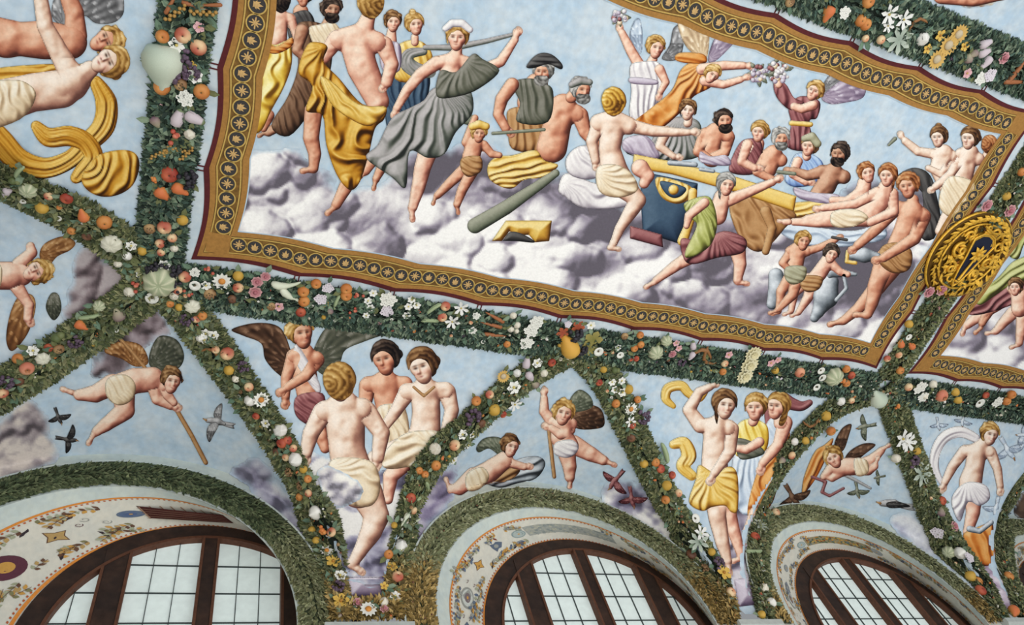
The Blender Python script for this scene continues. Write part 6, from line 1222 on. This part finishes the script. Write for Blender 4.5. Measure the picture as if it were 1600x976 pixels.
for k, x, y, r in [('rose', 1450, 455, 9), ('rose', 1470, 452, 9), ('quince', 1420, 506, 6), ('trumpet_flower', 1418, 525, 5), ('pear', 1408, 537, 6), ('pear', 1424, 540, 6), ('apple', 1386, 560, 5), ('peach', 1404, 554, 5), ('orange', 1406, 578, 6), ('rose', 1540, 320, 9), ('rose', 1576, 328, 9), ('quince', 1572, 306, 6), ('orange', 1596, 268, 6)]: gc.px(k, x, y, r)
# corner and node centrepieces, and what hangs below them
for k, x, y, r in [('black_grape_bunch', 243, 419, 13), ('black_grape_bunch', 270, 422, 13), ('black_grape_bunch', 272, 446, 12), ('red_berries', 211, 447, 10), ('white_flower', 257, 413, 9), ('trumpet_flower', 238, 463, 9), ('white_flower', 220, 428, 7), ('pale_pumpkin', 300, 478, 11), ('apple', 278, 453, 7), ('red_berries', 294, 456, 8), ('onion', 272, 462, 7), ('orange', 266, 474, 6), ('quince', 280, 480, 6), ('grape_bunch', 293, 500, 10), ('orange', 316, 493, 7), ('apple', 307, 498, 6), ('white_flower', 322, 520, 8), ('white_flower', 334, 523, 8), ('white_flower', 320, 530, 7), ('garlic', 313, 528, 7), ('curled_gourd', 328, 545, 9), ('apple', 355, 552, 10), ('quince', 358, 578, 8), ('grape_bunch', 379, 574, 9), ('peach', 337, 546, 6), ('onion', 368, 592, 6), ('garlic', 390, 626, 9), ('trumpet_flower', 414, 608, 0.1), ('daisy', 408, 624, 12), ('peach', 389, 604, 7), ('white_flower', 416, 660, 8), ('garlic', 438, 672, 10), ('red_apple', 440, 692, 8), ('red_apple', 449, 688, 7), ('garlic', 461, 718, 11), ('pine_cone', 452, 736, 9), ('peach', 447, 714, 6), ('quince', 474, 733, 6), ('orange', 481, 748, 6), ('pine_cone', 470, 758, 8), ('apple', 482, 770, 6), ('orange', 468, 776, 6), ('garlic', 492, 801, 11), ('orange_berries', 507, 826, 10), ('quince', 487, 828, 6), ('apple', 518, 831, 7), ('daisy', 510, 861, 10), ('yellow_flower', 520, 878, 12), ('quince', 494, 844, 6), ('white_flower', 531, 900, 10), ('grape_bunch', 530, 917, 10), ('yellow_flower', 532, 940, 13), ('apple', 458, 700, 6), ('red_apple', 400, 650, 6), ('chestnut', 432, 705, 6)]:
    if r > 1: g3.px(k, x, y, r)
g3.px('melon', 250, 439, 23, 0, 4)
for k, x, y, r in [('quince', 872, 524, .1), ('red_apple', 862, 566, 7), ('white_flower', 839, 566, 9), ('eggplant', 823, 566, 9), ('onion', 850, 583, 7), ('sunflower', 786, 587, 11), ('garlic', 808, 583, 7), ('eggplant', 828, 588, 9), ('white_flower', 802, 604, 12), ('fig', 836, 600, 8), ('lily', 803, 630, 11), ('apple', 765, 616, 7), ('orange', 744, 626, 8), ('quince', 772, 640, 10), ('grape_bunch', 735, 650, 14), ('red_apple', 786, 647, 6), ('chestnut', 752, 662, 8), ('white_flower', 722, 678, 9), ('white_flower', 738, 677, 8), ('peach', 710, 695, 9), ('white_flower', 730, 694, 8), ('onion', 680, 701, 10), ('white_flower', 708, 718, 8), ('orange', 681, 727, 8), ('orange', 664, 741, 6), ('red_apple', 642, 778, 8), ('orange', 655, 735, 6), ('cucumber', 660, 775, 9), ('cucumber', 668, 760, 9), ('peach', 646, 797, 6), ('white_gourd', 632, 812, 8), ('white_gourd', 650, 814, 8), ('garlic', 626, 852, 11), ('quince', 616, 820, 5), ('orange', 607, 866, 7), ('yellow_flower', 612, 886, 9), ('apple', 621, 901, 9), ('white_flower', 617, 932, 9), ('daisy', 575, 953, 0.1), ('rose', 600, 953, 0.1), ('onion', 600, 940, 7), ('yellow_flower', 600, 916, 7), ('cucumber', 622, 953, 0.1), ('rose', 560, 940, 0.1)]:
    if r > 1: g4.px(k, x, y, r)
for k, x, y, r in [('quince', 943, 577, 6), ('olive', 960, 578, 7), ('red_apple', 936, 597, 6), ('white_flower', 956, 596, 7), ('white_flower', 960, 608, 7), ('white_flower', 971, 594, 7), ('white_flower', 972, 612, 8), ('quince', 982, 608, 8), ('orange', 962, 630, 7), ('daisy', 985, 638, 11), ('orange', 996, 624, 6), ('red_apple', 988, 664, 6), ('grape_bunch', 1006, 648, 12), ('lily', 984, 658, 8), ('cucumber', 1040, 706, 10), ('chestnut', 986, 684, 7), ('quince', 1006, 724, 7), ('orange', 1024, 722, 7), ('red_apple', 1032, 732, 7), ('quince', 1042, 758, 8), ('red_apple', 1050, 742, 6), ('orange', 1040, 780, 7), ('trumpet_flower', 1085, 810, 7), ('lily', 1094, 834, 11), ('acanthus_leaf', 1092, 846, 12), ('grape_bunch', 1120, 880, 10), ('yellow_flower', 1130, 895, 12), ('peach', 1142, 925, 7), ('quince', 1112, 862, 6), ('chestnut', 1080, 866, 8), ('pine_cone', 1100, 888, 8), ('peach', 1060, 770, 6)]: g5.px(k, x, y, r)
for k, x, y, r in [('garlic', 1314, 627, 7), ('peach', 1330, 625, 5), ('quince', 1290, 649, 8), ('curled_gourd', 1268, 666, 9), ('orange', 1298, 673, 7), ('garlic', 1242, 690, 6), ('quince', 1258, 688, 6), ('apple', 1237, 711, 6), ('fig', 1222, 719, 6), ('curled_gourd', 1220, 745, 8), ('acanthus_leaf', 1188, 820, 10), ('red_apple', 1180, 838, 7), ('cucumber', 1180, 862, 9), ('onion', 1194, 918, 7), ('garlic', 1206, 940, 7), ('quince', 1190, 960, 6), ('peach', 1212, 800, 6)]: g6.px(k, x, y, r)
g6.px('big_gourd', 1371, 622, 13, .9, 3)
for k, x, y, r in [('orange', 1356, 606, .1), ('orange_berries', 1400, 634, 6), ('lily', 1408, 684, 13), ('lily', 1416, 690, 12), ('onion', 1400, 716, 7), ('grape_bunch', 1425, 720, 9), ('quince', 1432, 704, 6), ('acanthus_leaf', 1440, 740, 14), ('red_apple', 1472, 782, 6), ('fig', 1470, 800, 7), ('rose', 1490, 822, 7), ('lilac_cluster', 1465, 830, 10), ('garlic', 1500, 864, 8), ('lilac_cluster', 1512, 872, 9), ('quince', 1516, 900, 7), ('red_apple', 1532, 922, 7), ('orange', 1528, 908, 6), ('melon', 1482, 862, 8), ('orange', 1576, 900, 6), ('pear', 1584, 955, 8)]:
    if r > 1: g7.px(k, x, y, r)
for k, x, y, r in [('garlic', 110, 672, .1), ('melon', 44, 297, 11), ('quince', 66, 324, 9), ('red_apple', 104, 310, 8), ('pear', 130, 337, 9), ('orange', 163, 347, 10), ('orange', 112, 360, 6), ('pale_pumpkin', 174, 380, 14), ('white_flower', 205, 383, 8), ('garlic', 198, 400, 7), ('onion', 184, 412, 6), ('apple', 76, 306, 6), ('cucumber', 28, 268, 8), ('chestnut', 136, 368, 7), ('quince', 222, 392, 7), ('olive', 20, 282, 7), ('eggplant', 10, 300, 8)]:
    if r > 1: gA.px(k, x, y, r)
for k, x, y, r in [('onion', 202, 456, 8), ('fig', 185, 492, 11), ('melon', 155, 478, 8), ('pear', 126, 508, 8), ('grape_bunch', 120, 532, 10), ('olive', 88, 528, 9), ('red_apple', 76, 543, 6), ('pale_pumpkin', 67, 560, 9), ('pomegranate', 42, 575, 9), ('orange', 28, 560, 7), ('white_flower', 52, 547, 8), ('grape_bunch', 8, 595, 10), ('apple', 4, 614, 7), ('medlar', 92, 545, 7), ('cucumber', 142, 495, 9), ('chestnut', 30, 596, 6)]: g2.px(k, x, y, r)
for k, x, y, r in [('daisy', 575, 953, 13), ('rose', 559, 942, 8), ('rose', 600, 952, 7), ('onion', 600, 938, 6)]: gf1.px(k, x, y, r)
# smaller fruit between them
gl.scatter(34, MIX, (.014, .026)); gm.scatter(44, MIX, (.014, .026)); gr.scatter(26, MIX, (.016, .030)); gv.scatter(26, MIX, (.013, .024)); gt.scatter(40, MIX, (.018, .032)); gc.scatter(26, MIX, (.016, .028))
for g, n in ((gl, 46), (gm, 46), (gr, 30), (gv, 30), (gt, 30), (gc, 14)): g.scatter(n, ['white_flower', 'daisy', 'pink_flower', 'onion', 'red_berries', 'medlar', 'white_cluster', 'garlic', 'olive', 'quince'], (.009, .015), .85, leafp=.3)
for g, n in ((g3, 46), (g4, 52), (g5, 56), (g6, 46), (g7, 46), (g8, 40), (gA, 26), (g2, 26)): g.scatter(n, MIXW, (.012, .024), .8); g.scatter(n // 2, ['white_flower', 'onion', 'garlic', 'medlar', 'orange_berries', 'chestnut', 'olive', 'quince'], (.008, .013), .85, leafp=.3)
# ------------------------------------------------------------------ scalloped painted borders of the framed frescoes, tacks, roundels, gilded medallion
def border(root, x0, x1, y0, y1, nx, ny, label2=None):
    org = wpos(root)
    def ring(inset, amp, n=14):
        out = []
        def side(ax, ay, bx, by, m, nx_, ny_):
            for i in range(m * n):
                t = i / (m * n); fr = (i % n) / n; o = amp * math.sin(math.pi * fr)
                out.append((ax + (bx - ax) * t + nx_ * (inset + o), ay + (by - ay) * t + ny_ * (inset + o)))
        a, b, c, d = x0, x1, y0, y1
        def corner(x, y, sx, sy): return (x + sx * inset, y + sy * inset)
        side(a + inset, c, b - inset, c, nx, 0, -1); side(b, c - inset, b, d + inset, ny, -1, 0); side(b - inset, d, a + inset, d, nx, 0, 1); side(a, d + inset, a, c - inset, ny, 1, 0)
        return np.array(out)
    def stripm(name, i0, i1, a0, a1, off, m):
        A, B = ring(i0, a0), ring(i1, a1); n = len(A); V = np.concatenate([np.c_[A, np.full(n, ZC - off)], np.c_[B, np.full(n, ZC - off)]]) - org
        F = [(i, (i + 1) % n, n + (i + 1) % n, n + i) for i in range(n)]; o = link(name, mesh(name, V, F, m), root); return o
    stripm('maroon_edge', -.005, .05, .042, .040, .0085, M['maroon'])
    stripm('ochre_edge', .035, .075, .040, .038, .0095, M['ochre'])
    stripm('gold_band', .065, .285, .038, .028, .0075, M['goldband'])
    stripm('gold_fillet', .082, .092, .037, .037, .0100, M['goldline'])
    stripm('gold_fillet', .246, .256, .030, .030, .0100, M['goldline'])
    stripm('ochre_edge', .265, .310, .028, .024, .0095, M['ochre'])
    stripm('painted_sky_rim', .31, .32, .024, .024, .0050, M['plaster_sky'])
    # roundels, alternating star and palmette, each a part; shared meshes
    def roundel_mesh(star):
        V = []; F = []; mi = []
        def poly(p, z, m):
            b = len(V); V.extend([(x, y, z) for x, y in p]); F.append(tuple(range(b, b + len(p)))); mi.append(m)
        def rng(r0, r1, z, m, n=26):
            b = len(V)
            for i in range(n):
                a = 2 * math.pi * i / n; V.append((r0 * math.cos(a), r0 * math.sin(a), z)); V.append((r1 * math.cos(a), r1 * math.sin(a), z))
            for i in range(n): j = (i + 1) % n; F.append((b + 2 * i, b + 2 * i + 1, b + 2 * j + 1, b + 2 * j)); mi.append(m)
        poly(ngon(26, .060, .060), .001, 0); rng(.056, .066, .003, 1)
        if star:
            for i in range(8):
                a = math.pi / 4 * i; c, s = math.cos(a), math.sin(a); L = .046 if i % 2 == 0 else .036
                poly([(.008 * c - .005 * s, .008 * s + .005 * c), (.008 * c + .005 * s, .008 * s - .005 * c), (L * .8 * c + .005 * s, L * .8 * s - .005 * c), (L * c, L * s), (L * .8 * c - .005 * s, L * .8 * s + .005 * c)], .003, 2)
            poly(ngon(10, .011, .011), .0035, 2)
        else:
            poly([(-.022, -.03), (.022, -.03), (.016, -.02), (-.016, -.02)], .003, 2)
            for i, (a, L) in enumerate(((90, .062), (58, .050), (122, .050), (30, .036), (150, .036))):
                a = math.radians(a); c, s = math.cos(a), math.sin(a); poly([(x * c - y * s, x * s + y * c - .022) for x, y in leafpts(L, L * .17, 0)], .003 + .0002 * i, 2)
        me = bpy.data.meshes.new('roundel'); me.from_pydata(V, [], F); me.update()
        for m in ('roundel', 'goldline', 'motif'): me.materials.append(M[m])
        for p, m in zip(me.polygons, mi): p.material_index = m
        return me
    global RM
    try: RM
    except NameError: RM = [roundel_mesh(True), roundel_mesh(False)]
    cnt = 0
    def place(x, y, rot):
        nonlocal cnt
        o = link('roundel', RM[cnt % 2], root); cnt += 1
        o.matrix_basis = Matrix.Translation((x - org[0], y - org[1], ZC - .0105 - org[2])) @ Matrix.Rotation(rot, 4, 'Z') @ Matrix.Diagonal((1, 1, -1, 1))
    def run(ax, ay, bx, by, m, nx_, ny_, rot):
        L = math.hypot(bx - ax, by - ay); k = int((L - .42) / .124); st = (L - .42) / k
        for i in range(k + 1):
            d = .21 + i * st; fr = (d / L * m) % 1; o = .168 + .034 * math.sin(math.pi * fr) + .0; x = ax + (bx - ax) * d / L; y = ay + (by - ay) * d / L
            if i in (0, k): continue
            place(x + nx_ * o, y + ny_ * o, rot)
    run(x0, y0, x1, y0, nx, 0, -1, math.pi); run(x1, y0, x1, y1, ny, -1, 0, math.pi / 2 * 3); run(x1, y1, x0, y1, nx, 0, 1, math.pi); run(x0, y1, x0, y0, ny, 1, 0, math.pi / 2 * 3)
    # plain corner squares and the pairs of tacks along the outer edge
    for x, y, sx, sy in ((x0, y0, 1, -1), (x1, y0, -1, -1), (x0, y1, 1, 1), (x1, y1, -1, 1)):
        V = [(x + sx * a, y + sy * b, ZC - .0108) for a, b in ((.09, .09), (.27, .09), (.27, .27), (.09, .27))]; link('corner_square', mesh('corner_square', np.array(V) - org, [(0, 1, 2, 3)], M['ochre']), root)
    tv, tf = box(-.005, .005, -.03, .03, -.004, .004)
    tm = mesh('tack', tv, tf, M['maroon'])
    def tacks(ax, ay, bx, by, m, nx_, ny_):
        for i in range(1, m):
            x = ax + (bx - ax) * i / m; y = ay + (by - ay) * i / m
            for s in (-.018, .018):
                o = link('tack', tm, root); o.matrix_basis = Matrix.Translation((x + s * abs(ny_) - nx_ * .03 - org[0], y + s * abs(nx_) - ny_ * .03 - org[1], ZC - .005 - org[2])) @ Matrix.Rotation(0 if ny_ else math.pi / 2, 4, 'Z')
    tacks(x0, y0, x1, y0, nx, 0, -1); tacks(x1, y0, x1, y1, ny, -1, 0); tacks(x1, y1, x0, y1, nx, 0, 1); tacks(x0, y1, x0, y0, ny, 1, 0)
PX0, PX1, PY0, PY1 = .23, 7.78, -.25, -3.41
border(panel, PX0, PX1, PY0, PY1, 9, 4)
border(panel2, 8.30, 15.7, PY0, PY1, 9, 4)
def strip_ground():
    """greyer plaster between the framed frescoes and the garlands"""
    V = []; F = []
    def q(a, b, c, d):
        n = len(V); V.extend([(a, c, ZC - .003), (b, c, ZC - .003), (b, d, ZC - .003), (a, d, ZC - .003)]); F.append((n, n + 1, n + 2, n + 3))
    for y0, y1 in ((-.40, -.0), (-CW, -CW + .42)): q(0, 16, y0, y1)
    for x0, x1 in ((0, .40), (7.6, 8.5)): q(x0, x1, -CW + .42, -.40)
    tag(link('trim_5', mesh('margin', V, F, M['plaster_grey'])), kind='structure')
strip_ground()
# ---- gilded medallion
def medallion():
    cx, cy, R = BX[2] + .0, -CW / 2 + .02, .53
    root = empty('gilded_medallion', (cx, cy, ZC), 'gilded round relief medallion with a dark blue shield, over the fresco border at the right', 'medallion')
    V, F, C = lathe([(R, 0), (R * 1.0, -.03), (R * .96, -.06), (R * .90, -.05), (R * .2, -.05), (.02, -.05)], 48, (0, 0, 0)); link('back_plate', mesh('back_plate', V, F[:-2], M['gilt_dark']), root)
    def torus(Rm, rm, z, n=48, m=8):
        V = []; F = []
        for i in range(n):
            a = 2 * math.pi * i / n
            for j in range(m):
                b = 2 * math.pi * j / m; r = Rm + rm * math.cos(b); V.append((r * math.cos(a), r * math.sin(a), z + rm * math.sin(b)))
        for i in range(n):
            for j in range(m): F.append((i * m + j, ((i + 1) % n) * m + j, ((i + 1) % n) * m + (j + 1) % m, i * m + (j + 1) % m))
        return V, F
    for Rm, rm, z in ((R * .985, .016, -.03), (R * .74, .014, -.06)):
        V, F = torus(Rm, rm, z); link('moulding_ring', mesh('moulding_ring', V, F, M['gilt'], smooth=True), root)
    # wreath of laurel leaves, each a part
    lv = [(0, 0, 0), (.35, .22, -.10), (.35, 0, -.2), (.35, -.22, -.10), (.75, .16, -.12), (.75, 0, -.2), (.75, -.16, -.12), (1, 0, -.06)]
    lf = [(0, 1, 2), (0, 2, 3), (1, 4, 5, 2), (2, 5, 6, 3), (4, 7, 5), (5, 7, 6)]
    lm = mesh('laurel_leaf', lv, lf, M['gilt'], smooth=True); rd = random.Random(3)
    for i in range(108):
        a = 2 * math.pi * (i // 3) / 36 + rd.uniform(-.04, .04); rr = R * (.80 + .065 * (i % 3)); o = link('laurel_leaf', lm, root); L = rd.uniform(.075, .105)
        o.matrix_basis = Matrix.Translation((rr * math.cos(a), rr * math.sin(a), -.055)) @ Matrix.Rotation(a + math.pi / 2 + (i % 3 - 1) * .55, 4, 'Z') @ Matrix.Rotation(rd.uniform(.1, .4), 4, 'Y') @ Matrix.Diagonal((L, L, L, 1))
    bm = mesh('berry', *[x for x in ball((0, 0, 0), 1, n=8, m=5)][:2], M['gilt'], smooth=True)
    for i in range(24):
        a = 2 * math.pi * i / 24 + .1; o = link('berry', bm, root); o.matrix_basis = Matrix.Translation((R * .86 * math.cos(a), R * .86 * math.sin(a), -.075)) @ Matrix.Diagonal((.016, .016, .016, 1))
    # shield: local s runs along the fresco's long axis, as the photograph shows it (point towards lower left)
    th = math.radians(-90 + 6); c, s = math.cos(th), math.sin(th)
    def T(u, v): return (u * c - v * s, u * s + v * c)
    half = [(-.36, .0), (-.30, .045), (-.16, .085), (.0, .115), (.12, .15), (.20, .17), (.24, .13), (.28, .09), (.30, .0)]
    out = half + [(x, -y) for x, y in half[::-1][1:-1]]
    def slab(name, pts, z0, z1, m, par=root):
        n = len(pts); V = [(*T(*p), z0) for p in pts] + [(*T(*p), z1) for p in pts]; F = [tuple(range(n, 2 * n))] + [(i, (i + 1) % n, n + (i + 1) % n, n + i) for i in range(n)]
        return link(name, mesh(name, V, F, m), par)
    sh = slab('shield', [(x, y) for x, y in out], -.05, -.10, M['gilt']); slab('shield_field', [(x * .90, y * .82) for x, y in out], -.09, -.104, M['navy'], sh)
    def tube3(pts, r, n=7):
        V = []; F = []; P = [Vector(p) for p in pts]
        for i, p in enumerate(P):
            t = (P[min(i + 1, len(P) - 1)] - P[max(i - 1, 0)]).normalized(); u = t.cross(Vector((0, 0, 1))).normalized(); w = t.cross(u)
            rr = r[i] if isinstance(r, (list, tuple)) else r
            for j in range(n): a = 2 * math.pi * j / n; V.append(tuple(p + (u * math.cos(a) + w * math.sin(a)) * rr))
        for i in range(len(P) - 1):
            for j in range(n): F.append((i * n + j, i * n + (j + 1) % n, (i + 1) * n + (j + 1) % n, (i + 1) * n + j))
        return V, F
    V, F = tube3([(*T(*p), -.10) for p in out + out[:1]], .011); link('shield_rim', mesh('shield_rim', V, F, M['gilt'], smooth=True), sh)
    V, F = tube3([(*T(-.27, 0), -.112), (*T(-.05, 0), -.118), (*T(.06, 0), -.118)], [.018, .013, .012]); link('stem', mesh('stem', V, F, M['gilt'], smooth=True), sh)
    for i in range(8):
        a = 2 * math.pi * i / 8; o = link('flower_petal', lm, sh); x, y = T(.06, 0)
        o.matrix_basis = Matrix.Translation((x, y, -.112)) @ Matrix.Rotation(a, 4, 'Z') @ Matrix.Diagonal((.11, .11, .14, 1))
    o = link('flower_centre', bm, sh); x, y = T(.06, 0); o.matrix_basis = Matrix.Translation((x, y, -.125)) @ Matrix.Diagonal((.03, .03, .03, 1))
    for i in range(3):
        o = link('root_knob', bm, sh); x, y = T(-.29, (i - 1) * .022); o.matrix_basis = Matrix.Translation((x, y, -.112)) @ Matrix.Diagonal((.016, .016, .016, 1))
    # scrolls either side and crest above
    def scroll3(u, v, r, turns, sg, r0, ph=0):
        pts = []; rad = []
        for i in range(26):
            t = i / 25; a = sg * t * turns * 2 * math.pi + ph; q = r * (1 - .82 * t); x, y = T(u + q * math.cos(a), v + q * math.sin(a)); pts.append((x, y, -.07 - .05 * t)); rad.append(r0 * (1 - .4 * t))
        return tube3(pts, rad)
    for u, v, r, tn, sg, r0, ph in ((.02, .235, .09, 1.5, 1, .022, 0), (.02, -.235, .09, 1.5, -1, .022, 0), (-.18, .19, .075, 1.4, -1, .02, 1), (-.18, -.19, .075, 1.4, 1, .02, -1), (.20, .23, .06, 1.4, -1, .018, 2), (.20, -.23, .06, 1.4, 1, .018, -2), (.34, .07, .05, 1.3, 1, .017, 3), (.34, -.07, .05, 1.3, -1, .017, 3), (-.30, .09, .04, 1.2, 1, .014, 0), (-.30, -.09, .04, 1.2, -1, .014, 0)):
        V, F = scroll3(u, v, r, tn, sg, r0, ph); link('scroll', mesh('scroll', V, F, M['gilt'], smooth=True), root)
    for a0, a1 in ((T(.30, -.10), T(.36, .16)), (T(.30, .10), T(.36, -.16))):
        V, F = tube3([(*a0, -.09), ((a0[0] + a1[0]) / 2, (a0[1] + a1[1]) / 2, -.12), (*a1, -.10)], .013); link('crossed_bar', mesh('crossed_bar', V, F, M['gilt'], smooth=True), root)
    for i in range(150):
        a = rd.uniform(0, 6.28); q = rd.uniform(.16, .39); L = rd.uniform(.07, .12)
        if abs(q * math.cos(a - th)) < .36 and abs(q * math.sin(a - th)) < .13 + .1 * q * math.cos(a - th): continue
        o = link('acanthus_tip', lm, root)
        o.matrix_basis = Matrix.Translation((q * math.cos(a), q * math.sin(a), -.055)) @ Matrix.Rotation(rd.uniform(0, 6.28), 4, 'Z') @ Matrix.Rotation(rd.uniform(.1, .5), 4, 'Y') @ Matrix.Diagonal((L, L, L, 1))
medallion()
